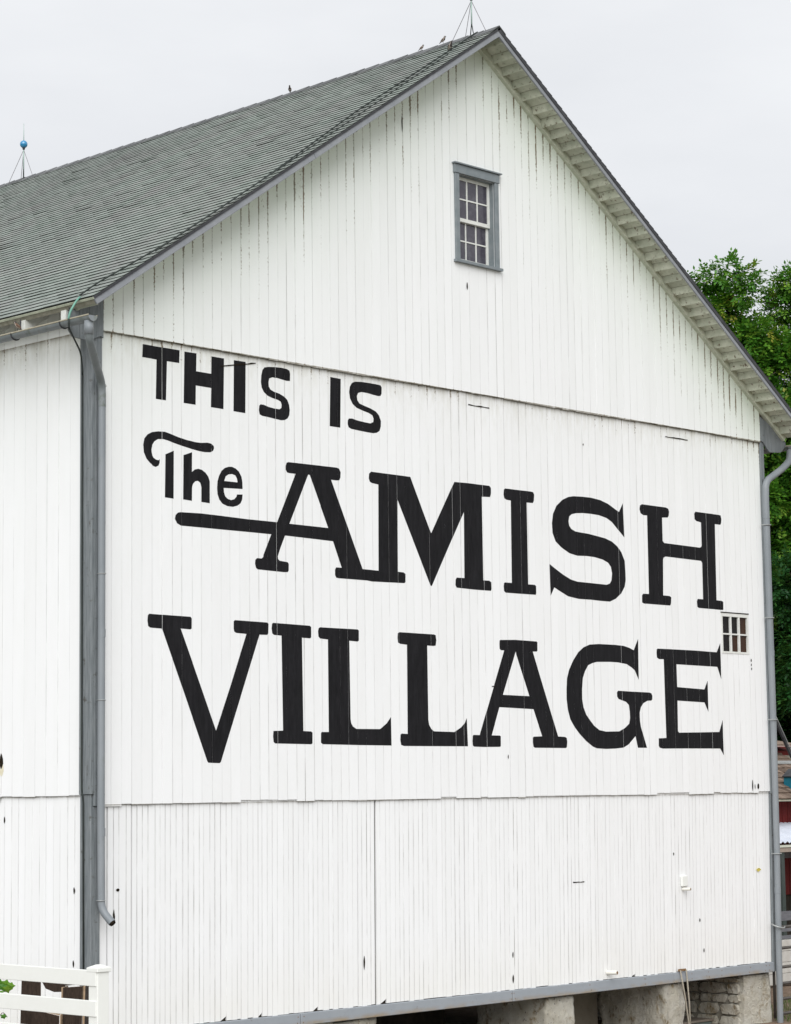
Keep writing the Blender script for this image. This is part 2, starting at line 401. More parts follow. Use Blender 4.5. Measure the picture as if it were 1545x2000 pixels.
class MB:
    """collects geometry in world metres and links it as one mesh object"""
    OFF = (0, 0, 0)
    def __init__(s):
        s.v, s.f, s.mi, s.uv, s.tint = [], [], [], [], []
        s.has_uv = s.has_t = False
        s.off = Vector(MB.OFF)
    def poly(s, pts, mi=0, uv=None, tint=None):
        i = len(s.v)
        s.v.extend([tuple(p) for p in pts])
        s.f.append(tuple(range(i, i + len(pts))))
        s.mi.append(mi)
        s.uv.append(uv)
        s.tint.append(tint)
        if uv: s.has_uv = True
        if tint is not None: s.has_t = True
    def hexa(s, p, mi=0, tint=None):
        """p: 8 corners, 0-3 bottom ring, 4-7 top ring"""
        i = len(s.v)
        s.v.extend([tuple(a) for a in p])
        for f in ((0, 3, 2, 1), (4, 5, 6, 7), (0, 1, 5, 4), (1, 2, 6, 5), (2, 3, 7, 6), (3, 0, 4, 7)):
            s.f.append(tuple(i + k for k in f))
            s.mi.append(mi); s.uv.append(None); s.tint.append(tint)
        if tint is not None: s.has_t = True
    def box(s, a, b, mi=0):
        x0, y0, z0 = a; x1, y1, z1 = b
        s.hexa([(x0, y0, z0), (x1, y0, z0), (x1, y1, z0), (x0, y1, z0), (x0, y0, z1), (x1, y0, z1), (x1, y1, z1), (x0, y1, z1)], mi)
        return s
    def bar(s, a, b, wdt, hgt, up=(0, 0, 1), mi=0):
        a, b = Vector(a), Vector(b)
        d = (b - a).normalized()
        sx = d.cross(Vector(up)).normalized() * (wdt / 2)
        uz = sx.cross(d).normalized() * (hgt / 2)
        s.hexa([a - sx - uz, a + sx - uz, b + sx - uz, b - sx - uz, a - sx + uz, a + sx + uz, b + sx + uz, b - sx + uz], mi)
        return s
    def prism(s, poly, axis, a0, a1, mi=0):
        """extrude a 2D outline (in the two other axes) along axis"""
        def P(u, v, t):
            return {0: (t, u, v), 1: (u, t, v), 2: (u, v, t)}[axis]
        n = len(poly)
        i = len(s.v)
        s.v.extend([P(u, v, a0) for u, v in poly] + [P(u, v, a1) for u, v in poly])
        fs = [tuple(i + k for k in range(n)), tuple(i + n + k for k in reversed(range(n)))]
        fs += [(i + k, i + (k + 1) % n, i + n + (k + 1) % n, i + n + k) for k in range(n)]
        for f in fs:
            s.f.append(f); s.mi.append(mi); s.uv.append(None); s.tint.append(None)
        return s
    def tube(s, pts, r, n=8, mi=0, caps=True, open_end=False):
        pts = [Vector(p) for p in pts]
        rr = r if isinstance(r, (list, tuple)) else [r] * len(pts)
        rings = []
        prev = None
        for k, p in enumerate(pts):
            d = (pts[min(k + 1, len(pts) - 1)] - pts[max(k - 1, 0)]).normalized()
            if prev is None:
                ref = Vector((0, 0, 1)) if abs(d.z) < 0.9 else Vector((1, 0, 0))
                a = d.cross(ref).normalized()
            else:
                a = (prev - d * prev.dot(d)).normalized()
            prev = a
            b = d.cross(a)
            i = len(s.v)
            for j in range(n):
                t = 2 * math.pi * j / n
                s.v.append(tuple(p + (a * math.cos(t) + b * math.sin(t)) * rr[k]))
            rings.append(i)
        for k in range(len(rings) - 1):
            for j in range(n):
                j2 = (j + 1) % n
                s.f.append((rings[k] + j, rings[k] + j2, rings[k + 1] + j2, rings[k + 1] + j))
                s.mi.append(mi); s.uv.append(None); s.tint.append(None)
        if caps:
            s.f.append(tuple(rings[0] + j for j in reversed(range(n)))); s.mi.append(mi); s.uv.append(None); s.tint.append(None)
            if not open_end:
                s.f.append(tuple(rings[-1] + j for j in range(n))); s.mi.append(mi); s.uv.append(None); s.tint.append(None)
        return s
    def sphere(s, c, r, nu=20, nv=12, sc=(1, 1, 1), mi=0):
        rings = []
        i0 = len(s.v)
        for a in range(nv + 1):
            th = math.pi * a / nv
            for b in range(nu):
                ph = 2 * math.pi * b / nu
                s.v.append((c[0] + r * sc[0] * math.sin(th) * math.cos(ph), c[1] + r * sc[1] * math.sin(th) * math.sin(ph), c[2] + r * sc[2] * math.cos(th)))
        for a in range(nv):
            for b in range(nu):
                b2 = (b + 1) % nu
                s.f.append((i0 + a * nu + b, i0 + (a + 1) * nu + b, i0 + (a + 1) * nu + b2, i0 + a * nu + b2))
                s.mi.append(mi); s.uv.append(None); s.tint.append(None)
        return s
    def build(s, name, mats, parent=None, smooth=False, bevel=0.0, label=None):
        me = bpy.data.meshes.new(name)
        me.from_pydata([(a + s.off[0], b + s.off[1], c + s.off[2]) for a, b, c in s.v], [], s.f)
        if not isinstance(mats, (list, tuple)):
            mats = [mats]
        for m in mats:
            me.materials.append(m)
        if len(mats) > 1:
            me.polygons.foreach_set('material_index', s.mi)
        if s.has_uv:
            ul = me.uv_layers.new(name='UVMap')
            for p, u in zip(me.polygons, s.uv):
                if u:
                    for li, c in zip(p.loop_indices, u):
                        ul.data[li].uv = c
        if s.has_t:
            at = me.attributes.new('tint', 'FLOAT', 'FACE')
            at.data.foreach_set('value', [0.5 if t is None else t for t in s.tint])
        if smooth:
            me.polygons.foreach_set('use_smooth', [True] * len(me.polygons))
        me.update()
        o = bpy.data.objects.new(name, me)
        link(o, parent)
        if bevel:
            b = o.modifiers.new('bevel', 'BEVEL')
            b.width = bevel
            b.segments = 1
            b.limit_method = 'ANGLE'
        if label:
            o['label'] = label
        return o

# ------------------------------------------------------------------ ground
def build_ground():
    xs = sorted(set([-1500, -700, -300, -150, -80, -50] + list(range(-36, 61, 2)) + [80, 150, 300, 700, 1500]))
    ys = sorted(set([-1500, -700, -300, -150, -80, -50] + list(range(-36, 61, 2)) + [80, 150, 300, 700, 1500]))
    v, f = [], []
    for y in ys:
        for x in xs:
            v.append((x, y, ground_h(x, y) + (0.02 * math.sin(x * 0.7) * math.cos(y * 0.9) if abs(x) < 61 and abs(y) < 61 else 0)))
    nx = len(xs)
    for j in range(len(ys) - 1):
        for i in range(nx - 1):
            a = j * nx + i
            f.append((a, a + 1, a + nx + 1, a + nx))
    me = bpy.data.meshes.new('ground')
    me.from_pydata(v, [], f)
    me.materials.append(M_GROUND)
    me.polygons.foreach_set('use_smooth', [True] * len(me.polygons))
    o = bpy.data.objects.new('ground', me)
    link(o)
    tag(o, kind='structure')
build_ground()

# ------------------------------------------------------------------ the barn
ZS, ZM, ZB = 8.785, 3.455, 0.945          # upper seam, middle seam, foot of the planks
W = 13.0
LEN = 17.0
BARN = empty('barn', (6.5, 8.0, 0.05), 'big white wooden barn with a grey shingled roof and huge black lettering', 'barn')

def lean(x, z):
    """the old frame leans in a little below the middle seam"""
    return x * (1.0 - 0.0054 * max(0.0, min(1.0, (ZM - z) / 2.5)))

WIN = [(6.125, 6.835, 10.56, 11.74), (11.795, 12.475, 5.515, 6.125)]   # openings in the gable

# closed dark core behind the planks, with real openings at the windows
g = MB()
yb = 0.022
def core_quad(x0, x1, z0, z1):
    g.poly([(x0, yb, z0), (x1, yb, z0), (x1, yb, z1), (x0, yb, z1)])
core_quad(0.02, 11.795, 0.8, 8.9)
core_quad(11.795, 12.475, 0.8, 5.515)
core_quad(11.795, 12.475, 6.125, 8.9)
core_quad(12.475, 12.98, 0.8, 8.9)
xL = lambda z: RIDGE_X - (RIDGE_Z - 0.1 - z) / ROOF_M
xR = lambda z: RIDGE_X + (RIDGE_Z - 0.1 - z) / ROOF_M
g.poly([(0.02, yb, 8.9), (12.98, yb, 8.9), (12.98, yb, roof_z(12.98) - 0.1), (xR(10.56), yb, 10.56), (xL(10.56), yb, 10.56), (0.02, yb, roof_z(0.02) - 0.1)])
g.poly([(xL(10.56), yb, 10.56), (6.125, yb, 10.56), (6.125, yb, 11.74), (xL(11.74), yb, 11.74)])
g.poly([(6.835, yb, 10.56), (xR(10.56), yb, 10.56), (xR(11.74), yb, 11.74), (6.835, yb, 11.74)])
g.poly([(xL(11.74), yb, 11.74), (xR(11.74), yb, 11.74), (6.5, yb, RIDGE_Z - 0.1)])
g.poly([(0.022, 0.02, 0.8), (0.022, LEN, 0.8), (0.022, LEN, 9.2), (0.022, 0.02, 9.2)])
GABLE = g.build('gable_wall', M_DARK, BARN)
g = MB()
g.poly([(0.022, 0.02, 0.8), (0.022, 0.02, 9.2), (0.022, LEN, 9.2), (0.022, LEN, 0.8)])
g.poly([(12.978, 0.02, 0.8), (12.978, LEN, 0.8), (12.978, LEN, 9.2), (12.978, 0.02, 9.2)], 1)
g.poly([(0.02, LEN, 0.8), (12.98, LEN, 0.8), (12.98, LEN, 9.2), (6.5, LEN, RIDGE_Z - 0.12), (0.02, LEN, 9.2)], 1)
g.poly([(0.02, 0.03, 0.82), (12.98, 0.03, 0.82), (12.98, LEN, 0.82), (0.02, LEN, 0.82)])
SIDE = g.build('side_wall', [M_DARK, M_WHITE], BARN)

JOINTS_MID = []

def plank(name, parent, x0, x1, z0, z1a, z1b, yf, side=False, th=0.02, mat=M_WHITE, bot=None):
    """one board; x is the running coordinate of the wall, yf how far its face stands out"""
    m = MB()
    z0a, z0b = (z0, z0) if bot is None else bot
    def P(x, d, z):
        if side:
            return (d, x, z)
        return (lean(x, z) if z < ZM + 0.2 else x, d, z)
    wd = x1 - x0
    uvf = [(0, wd), (wd, wd), (wd, wd), (0, wd)]
    A, B, C_, D_ = P(x0, yf, z0a), P(x1, yf, z0b), P(x1, yf, z1b), P(x0, yf, z1a)
    a, b, c_, d_ = P(x0, yf + th, z0a), P(x1, yf + th, z0b), P(x1, yf + th, z1b), P(x0, yf + th, z1a)
    e = [(0.05, 0.1)] * 4
    m.poly([A, B, C_, D_], 0, uvf)
    m.poly([a, A, D_, d_], 0, e)
    m.poly([B, b, c_, C_], 0, e)
    m.poly([a, b, B, A], 0, e)
    m.poly([D_, C_, c_, d_], 0, e)
    return m.build(name, mat, parent)

def joints(x0, x1, wd, fixed=(), jit=0.05):
    xs = [x0]
    stops = sorted([f for f in fixed if x0 < f < x1]) + [x1]
    for st in stops:
        n = max(1, round((st - xs[-1]) / wd))
        a = xs[-1]
        for k in range(1, n + 1):
            xs.append(a + (st - a) * k / n + (random.uniform(-jit, jit) * wd if k < n else 0))
    return xs

def gap():
    r = random.random()
    return 0.0006 if r < 0.4 else (random.uniform(0.001, 0.0028) if r < 0.86 else random.uniform(0.003, 0.007))

A0 = 0.10
A1 = 12.90
# upper tier, overlapping the middle one
xs = joints(A0, A1, 0.15, (6.125, 6.835, 6.5))
yd = 0
for k in range(len(xs) - 1):
    x0, x1 = xs[k] + gap() / 2, xs[k + 1] - gap() / 2
    y = -0.056 + random.uniform(-0.0025, 0.0025)
    zb = ZS + random.uniform(-0.004, 0.004) + 0.006 * math.sin(xs[k] * 1.3)
    top = lambda x: roof_z(x) - 0.10
    if x0 > 6.12 and x1 < 6.84:
        plank('plank', GABLE, x0, x1, zb, 10.56, 10.56, y)
        plank('plank', GABLE, x0, x1, 11.74, top(x0), top(x1), y)
    else:
        plank('plank', GABLE, x0, x1, zb, top(x0), top(x1), y)
# middle tier, the one that carries the lettering
xs = joints(A0, A1, 0.15, (11.795, 12.475))
JOINTS_MID = xs
MIDY = []
grp = 0.0
yo = 0.0
for k in range(len(xs) - 1):
    if random.random() < 0.28:
        grp = random.uniform(-0.016, 0.016)
        yo = random.uniform(-0.014, 0.004)
    g0, g1 = gap() / 2, gap() / 2
    y = -0.0225 + yo * 0.35 + random.uniform(-0.0015, 0.0015)
    MIDY.append(y)
    x0, x1 = xs[k] + g0, xs[k + 1] - g1
    zb = ZM + grp + random.uniform(-0.003, 0.003)
    if k < 2: zb = ZM - 0.03
    ztop = ZS + 0.03
    if x0 > 11.79 and x1 < 12.48:
        plank('plank', GABLE, x0, x1, zb, 5.515, 5.515, y)
        plank('plank', GABLE, x0, x1, 6.125, ztop, ztop, y)
    else:
        plank('plank', GABLE, x0, x1, zb, ztop, ztop, y)
# lower tier of narrow boards
wide_gaps = {0.22: 0.012, 0.31: 0.008, 0.57: 0.012, 4.46: 0.030, 4.15: 0.007, 1.9: 0.006, 3.06: 0.005, 6.1: 0.008, 7.75: 0.006, 9.0: 0.006, 9.55: 0.005, 10.3: 0.005}
xs = joints(A0, A1, 0.0855, tuple(wide_gaps), 0.14)
chewed = {1.93: 0.055, 2.55: 0.045, 3.42: 0.05, 4.62: 0.055, 9.58: 0.035}
for k in range(len(xs) - 1):
    ga = gap()
    gb = gap()
    for wx, wv in wide_gaps.items():
        if abs(xs[k] - wx) < 0.002: ga = wv
        if abs(xs[k + 1] - wx) < 0.002: gb = wv
    x0, x1 = xs[k] + ga / 2, xs[k + 1] - gb / 2
    y = random.uniform(-0.0025, 0.0025)
    zb = ZB + random.uniform(-0.006, 0.006)
    bot = None
    for cx, cv in chewed.items():
        if x0 <= cx < x1:
            bot = (zb + cv * random.uniform(0.0, 0.35), zb + cv)
    plank('narrow_plank', GABLE, x0, x1, zb, ZM + 0.02, ZM + 0.02, y, bot=bot)

# side wall planks (face towards -x)
ys = joints(0.165, LEN - 0.2, 0.205, (1.64,))
SJ = ys
for k in range(len(ys) - 1):
    if ys[k] > 9:      # beyond this only the far, unseen end of the wall
        break
    grp = random.uniform(-0.01, 0.01)
    plank('plank', SIDE, ys[k] + gap() / 2, ys[k + 1] - gap() / 2, 3.545 + grp, 9.22, 9.22, -0.022 + random.uniform(-0.003, 0.003), side=True)
ys = joints(0.165, 9.0, 0.13)
for k in range(len(ys) - 1):
    plank('narrow_plank', SIDE, ys[k] + gap() / 2, ys[k + 1] - gap() / 2, 0.9, 3.56, 3.56, random.uniform(-0.003, 0.003), side=True)
m = MB(); m.box((-0.018, 9.0, 0.9), (0.0, LEN, 9.2)); m.build('plain_siding', M_WHITE, SIDE)

# painted letters: cut at every plank joint and laid on each plank's own face
LETTERS = [
('letter T of THIS',[(0.71,8.718),(1.267,8.717),(1.261,8.564),(1.072,8.562),(1.057,8.098),(0.909,8.1),(0.92,8.563),(0.702,8.565)],[]),
('letter H of THIS',[(1.34,8.711),(1.529,8.714),(1.523,8.499),(1.759,8.497),(1.763,8.708),(1.963,8.707),(1.95,8.093),(1.752,8.095),(1.759,8.326),(1.517,8.328),(1.513,8.097),(1.327,8.098)],[]),
('letter I of THIS',[(2.12,8.707),(2.311,8.709),(2.301,8.083),(2.11,8.086)],[]),
('letter S of THIS',[(3.038,8.562),(2.98,8.557),(2.91,8.564),(2.819,8.574),(2.749,8.574),(2.698,8.555),(2.685,8.508),(2.688,8.452),(2.718,8.418),(2.772,8.399),(2.863,8.383),(2.938,8.357),(2.99,8.323),(3.02,8.265),(3.031,8.198),(3.022,8.136),(2.994,8.093),(2.945,8.067),(2.884,8.058),(2.799,8.065),(2.678,8.075),(2.574,8.081),(2.535,8.095),(2.523,8.143),(2.53,8.199),(2.551,8.219),(2.605,8.219),(2.68,8.202),(2.785,8.192),(2.861,8.191),(2.891,8.212),(2.895,8.251),(2.88,8.288),(2.831,8.305),(2.741,8.319),(2.666,8.338),(2.606,8.376),(2.571,8.427),(2.559,8.493),(2.566,8.573),(2.584,8.642),(2.618,8.68),(2.684,8.695),(2.775,8.704),(2.896,8.71),(2.988,8.705),(3.03,8.69),(3.042,8.653)],[]),
('letter I of IS',[(3.736,8.698),(3.918,8.694),(3.902,8.074),(3.718,8.074)],[]),
('letter S of IS',[(4.651,8.671),(4.647,8.588),(4.626,8.559),(4.583,8.552),(4.494,8.558),(4.379,8.569),(4.281,8.569),(4.222,8.551),(4.199,8.508),(4.208,8.456),(4.246,8.418),(4.327,8.399),(4.441,8.377),(4.54,8.347),(4.598,8.3),(4.63,8.233),(4.626,8.162),(4.602,8.105),(4.551,8.076),(4.485,8.063),(4.387,8.064),(4.24,8.07),(4.095,8.078),(4.047,8.094),(4.031,8.134),(4.035,8.181),(4.055,8.206),(4.113,8.212),(4.194,8.198),(4.324,8.188),(4.438,8.184),(4.488,8.206),(4.495,8.253),(4.473,8.293),(4.408,8.314),(4.31,8.332),(4.196,8.356),(4.122,8.399),(4.078,8.464),(4.063,8.544),(4.077,8.615),(4.114,8.666),(4.169,8.689),(4.283,8.7),(4.414,8.702),(4.546,8.701),(4.629,8.697)],[]),
('swash top of the letter T of The',[(0.941,7.723),(1.038,7.727),(1.134,7.709),(1.245,7.684),(1.371,7.664),(1.511,7.652),(1.596,7.652),(1.696,7.664),(1.753,7.659),(1.795,7.632),(1.798,7.604),(1.781,7.574),(1.738,7.553),(1.652,7.547),(1.567,7.551),(1.455,7.564),(1.314,7.585),(1.189,7.607),(1.079,7.63),(1.01,7.638),(0.941,7.632),(0.887,7.6),(0.854,7.555),(0.838,7.5),(0.846,7.448),(0.873,7.408),(0.914,7.388),(0.949,7.385),(0.966,7.399),(0.966,7.359),(0.949,7.323),(0.905,7.302),(0.867,7.312),(0.813,7.345),(0.764,7.387),(0.726,7.457),(0.716,7.541),(0.732,7.617),(0.778,7.668),(0.846,7.703)],[]),
('stem of the letter T of The',[(1.048,7.463),(1.175,7.518),(1.171,6.955),(1.039,6.959)],[]),
('letter h of The',[(1.323,7.48),(1.454,7.527),(1.451,7.292),(1.496,7.326),(1.552,7.34),(1.609,7.332),(1.665,7.303),(1.708,7.259),(1.73,7.207),(1.729,6.946),(1.599,6.951),(1.6,7.13),(1.58,7.178),(1.543,7.197),(1.504,7.187),(1.47,7.156),(1.453,7.111),(1.45,6.952),(1.316,6.958)],[]),
('letter e of The',[(2.25,7.159),(2.248,7.241),(2.234,7.305),(2.193,7.363),(2.141,7.396),(2.083,7.412),(2.025,7.407),(1.967,7.387),(1.914,7.347),(1.874,7.284),(1.851,7.217),(1.844,7.14),(1.85,7.065),(1.878,7.002),(1.93,6.956),(2.007,6.934),(2.094,6.932),(2.167,6.953),(2.217,6.985),(2.243,7.032),(2.25,7.093),(2.159,7.086),(2.15,7.057),(2.115,7.025),(2.066,7.011),(2.016,7.02),(1.973,7.047),(1.953,7.095),(1.948,7.147)],[[(1.957,7.231),(2.169,7.232),(2.16,7.277),(2.134,7.314),(2.082,7.325),(2.024,7.315),(1.98,7.287)]]),
('letter A of AMISH with a long swash crossbar',[(3.001,7.554),(3.28,7.557),(3.597,7.56),(3.827,7.563),(3.873,7.553),(3.9,7.509),(3.894,7.442),(3.875,7.407),(3.824,7.401),(3.732,7.401),(4.267,6.318),(4.344,6.317),(4.342,6.179),(3.853,6.179),(3.807,6.183),(3.785,6.215),(3.785,6.281),(3.804,6.312),(3.901,6.313),(3.756,6.634),(2.936,6.648),(2.858,6.492),(2.813,6.384),(2.819,6.353),(2.845,6.335),(2.977,6.325),(2.994,6.307),(2.993,6.226),(2.976,6.204),(2.91,6.2),(2.486,6.209),(2.459,6.226),(2.444,6.273),(2.449,6.321),(2.477,6.344),(2.552,6.344),(2.578,6.362),(2.585,6.394),(2.713,6.647),(2.71,6.648),(2.311,6.649),(1.876,6.648),(1.592,6.649),(1.284,6.648),(1.223,6.671),(1.19,6.722),(1.201,6.766),(1.235,6.796),(1.271,6.805),(1.593,6.815),(1.877,6.811),(2.312,6.802),(2.757,6.802),(2.806,6.8),(3.121,7.42),(3.01,7.419),(2.977,7.426),(2.955,7.457),(2.956,7.506),(2.972,7.543)],[[(3.01,6.797),(3.334,7.43),(3.361,7.429),(3.673,6.793)]]),
('letter M of AMISH',[(4.438,7.566),(4.847,7.565),(5.153,7.563),(5.53,6.858),(5.988,7.569),(6.254,7.576),(6.674,7.576),(6.707,7.547),(6.706,7.476),(6.683,7.426),(6.524,7.418),(6.524,6.302),(6.639,6.303),(6.678,6.284),(6.681,6.196),(6.67,6.17),(6.335,6.169),(6.0,6.177),(5.976,6.21),(5.982,6.28),(6.004,6.309),(6.15,6.311),(6.161,7.184),(5.528,6.174),(5.508,6.173),(4.911,7.246),(4.901,6.321),(5.005,6.319),(5.039,6.299),(5.037,6.197),(5.015,6.182),(4.426,6.171),(4.342,6.179),(4.344,6.317),(4.552,6.314),(4.567,7.413),(4.447,7.423),(4.412,7.437),(4.396,7.478),(4.402,7.537)],[]),
('letter I of AMISH',[(6.994,7.568),(7.525,7.571),(7.574,7.566),(7.593,7.531),(7.584,7.449),(7.561,7.416),(7.432,7.413),(7.431,6.298),(7.568,6.299),(7.595,6.28),(7.595,6.19),(7.583,6.164),(6.967,6.161),(6.933,6.182),(6.927,6.244),(6.936,6.289),(6.958,6.298),(7.092,6.298),(7.103,7.413),(7.016,7.417),(6.971,7.435),(6.959,7.488),(6.969,7.551)],[]),
('letter S of AMISH',[(8.431,7.582),(8.618,7.59),(8.807,7.592),(9.012,7.575),(9.188,7.535),(9.334,7.476),(9.429,7.438),(9.521,7.571),(9.527,7.343),(9.535,7.082),(9.47,7.131),(9.354,7.217),(9.267,7.282),(9.15,7.33),(8.974,7.358),(8.799,7.363),(8.624,7.361),(8.48,7.348),(8.379,7.325),(8.329,7.29),(8.312,7.224),(8.324,7.161),(8.371,7.118),(8.456,7.091),(8.586,7.083),(8.73,7.078),(8.904,7.061),(9.11,7.039),(9.256,7.003),(9.373,6.944),(9.46,6.865),(9.53,6.747),(9.54,6.606),(9.543,6.474),(9.515,6.378),(9.436,6.28),(9.314,6.198),(9.179,6.15),(8.987,6.15),(8.754,6.156),(8.495,6.154),(8.267,6.179),(8.1,6.238),(7.975,6.286),(7.896,6.167),(7.889,6.381),(7.885,6.603),(7.998,6.548),(8.164,6.474),(8.333,6.415),(8.475,6.392),(8.763,6.389),(8.967,6.386),(9.114,6.384),(9.189,6.407),(9.226,6.456),(9.242,6.551),(9.219,6.643),(9.156,6.699),(9.039,6.735),(8.864,6.758),(8.69,6.763),(8.487,6.754),(8.317,6.778),(8.149,6.845),(8.024,6.922),(7.963,7.034),(7.954,7.17),(7.981,7.3),(8.055,7.416),(8.185,7.51),(8.315,7.561)],[]),
('letter H of AMISH',[(9.96,7.591),(10.519,7.589),(10.581,7.574),(10.598,7.531),(10.586,7.471),(10.56,7.444),(10.428,7.434),(10.428,7.092),(10.464,7.065),(11.309,7.053),(11.349,7.066),(11.363,7.087),(11.363,7.432),(11.247,7.443),(11.206,7.469),(11.2,7.548),(11.228,7.581),(11.811,7.579),(11.861,7.574),(11.878,7.52),(11.868,7.459),(11.847,7.432),(11.711,7.432),(11.697,6.294),(11.829,6.29),(11.862,6.276),(11.859,6.167),(11.849,6.155),(11.25,6.158),(11.212,6.172),(11.203,6.254),(11.224,6.29),(11.36,6.291),(11.363,6.831),(11.332,6.858),(10.487,6.87),(10.439,6.851),(10.425,6.821),(10.406,6.301),(10.556,6.299),(10.593,6.282),(10.585,6.194),(10.565,6.161),(9.946,6.16),(9.906,6.175),(9.908,6.275),(9.936,6.3),(10.068,6.303),(10.073,7.438),(9.984,7.435),(9.924,7.459),(9.901,7.515),(9.913,7.568)],[]),
('letter V of VILLAGE',[(0.804,5.6),(1.425,5.593),(1.443,5.572),(1.441,5.456),(1.42,5.445),(1.275,5.45),(1.443,5.087),(1.604,4.738),(1.813,4.279),(2.037,4.794),(2.3,5.428),(2.136,5.433),(2.104,5.449),(2.096,5.483),(2.097,5.569),(2.116,5.584),(2.637,5.578),(2.659,5.562),(2.653,5.45),(2.636,5.429),(2.509,5.427),(2.159,4.578),(1.887,3.918),(1.867,3.902),(1.693,3.907),(1.676,3.926),(1.329,4.701),(0.994,5.438),(0.817,5.443),(0.788,5.46),(0.778,5.52),(0.784,5.581)],[]),
('letter I of VILLAGE',[(2.734,5.578),(3.34,5.568),(3.362,5.551),(3.361,5.429),(3.343,5.414),(3.205,5.417),(3.216,4.287),(3.347,4.283),(3.369,4.269),(3.367,4.141),(3.349,4.128),(2.753,4.135),(2.728,4.153),(2.72,4.224),(2.727,4.284),(2.88,4.289),(2.866,5.429),(2.744,5.434),(2.718,5.452),(2.708,5.508),(2.715,5.564)],[]),
('first letter L of VILLAGE',[(3.513,5.557),(4.166,5.557),(4.187,5.543),(4.185,5.419),(4.164,5.405),(4.018,5.41),(4.026,4.438),(4.037,4.389),(4.066,4.351),(4.128,4.321),(4.545,4.323),(4.665,4.396),(4.743,4.478),(4.746,4.119),(4.19,4.122),(3.539,4.13),(3.51,4.149),(3.512,4.262),(3.525,4.278),(3.649,4.279),(3.649,5.412),(3.511,5.419),(3.484,5.442),(3.478,5.507),(3.488,5.543)],[]),
('second letter L of VILLAGE',[(4.915,5.552),(5.553,5.548),(5.586,5.539),(5.597,5.471),(5.583,5.406),(5.55,5.399),(5.426,5.4),(5.427,4.446),(5.441,4.387),(5.477,4.337),(5.526,4.304),(5.914,4.298),(6.042,4.36),(6.107,4.412),(6.15,4.481),(6.164,4.115),(5.386,4.114),(4.971,4.114),(4.918,4.127),(4.903,4.19),(4.909,4.257),(4.931,4.27),(5.039,4.266),(5.05,5.397),(4.924,5.404),(4.888,5.42),(4.879,5.478),(4.885,5.537)],[]),
('letter A of VILLAGE',[(6.839,5.524),(7.15,5.537),(7.383,5.534),(7.578,5.531),(7.598,5.519),(7.595,5.407),(7.578,5.394),(7.496,5.392),(7.989,4.255),(8.139,4.25),(8.17,4.233),(8.179,4.186),(8.168,4.112),(8.145,4.099),(7.502,4.101),(7.472,4.116),(7.462,4.169),(7.464,4.235),(7.48,4.249),(7.657,4.255),(7.488,4.617),(6.796,4.633),(6.632,4.26),(6.794,4.259),(6.813,4.247),(6.81,4.12),(6.79,4.11),(6.476,4.107),(6.282,4.111),(6.259,4.126),(6.253,4.188),(6.261,4.253),(6.276,4.263),(6.398,4.262),(6.913,5.388),(6.845,5.388),(6.822,5.407),(6.82,5.467),(6.825,5.517)],[[(6.87,4.797),(7.143,5.38),(7.409,4.79)]]),
('letter G of VILLAGE',[(8.894,5.544),(9.07,5.545),(9.276,5.545),(9.454,5.538),(9.588,5.515),(9.686,5.484),(9.793,5.65),(9.787,5.356),(9.784,5.067),(9.696,5.203),(9.622,5.242),(9.519,5.282),(9.326,5.301),(9.148,5.303),(8.856,5.294),(8.753,5.273),(8.666,5.243),(8.591,5.154),(8.544,5.062),(8.522,4.915),(8.519,4.769),(8.544,4.66),(8.598,4.561),(8.681,4.48),(8.765,4.408),(8.878,4.349),(9.023,4.33),(9.317,4.336),(9.438,4.382),(9.545,4.448),(9.566,4.528),(9.561,4.621),(9.546,4.705),(9.482,4.75),(9.394,4.771),(9.32,4.788),(9.289,4.821),(9.285,4.876),(9.31,4.903),(9.638,4.897),(10.017,4.893),(10.062,4.883),(10.085,4.846),(10.08,4.798),(10.058,4.779),(9.966,4.774),(9.873,4.738),(9.816,4.681),(9.786,4.606),(9.787,4.493),(9.807,4.4),(9.931,4.109),(9.726,4.109),(9.678,4.272),(9.61,4.222),(9.518,4.156),(9.397,4.109),(9.219,4.096),(9.014,4.09),(8.811,4.098),(8.725,4.122),(8.584,4.197),(8.445,4.296),(8.335,4.395),(8.254,4.493),(8.208,4.619),(8.184,4.763),(8.187,4.908),(8.206,5.053),(8.249,5.163),(8.339,5.293),(8.457,5.415),(8.574,5.487),(8.705,5.529)],[]),
('letter E of VILLAGE',[(10.244,5.526),(10.524,5.528),(11.094,5.528),(11.661,5.52),(11.757,5.661),(11.757,5.398),(11.756,5.123),(11.667,5.305),(10.671,5.314),(10.675,4.985),(11.324,4.965),(11.411,5.095),(11.41,4.862),(11.409,4.639),(11.315,4.775),(10.672,4.79),(10.664,4.352),(10.689,4.329),(11.165,4.337),(11.668,4.347),(11.759,4.527),(11.759,4.264),(11.762,4.007),(11.678,4.104),(10.836,4.103),(10.305,4.099),(10.228,4.112),(10.208,4.14),(10.212,4.244),(10.389,4.251),(10.382,4.804),(10.377,5.378),(10.268,5.377),(10.22,5.398),(10.213,5.464),(10.222,5.518)],[])]


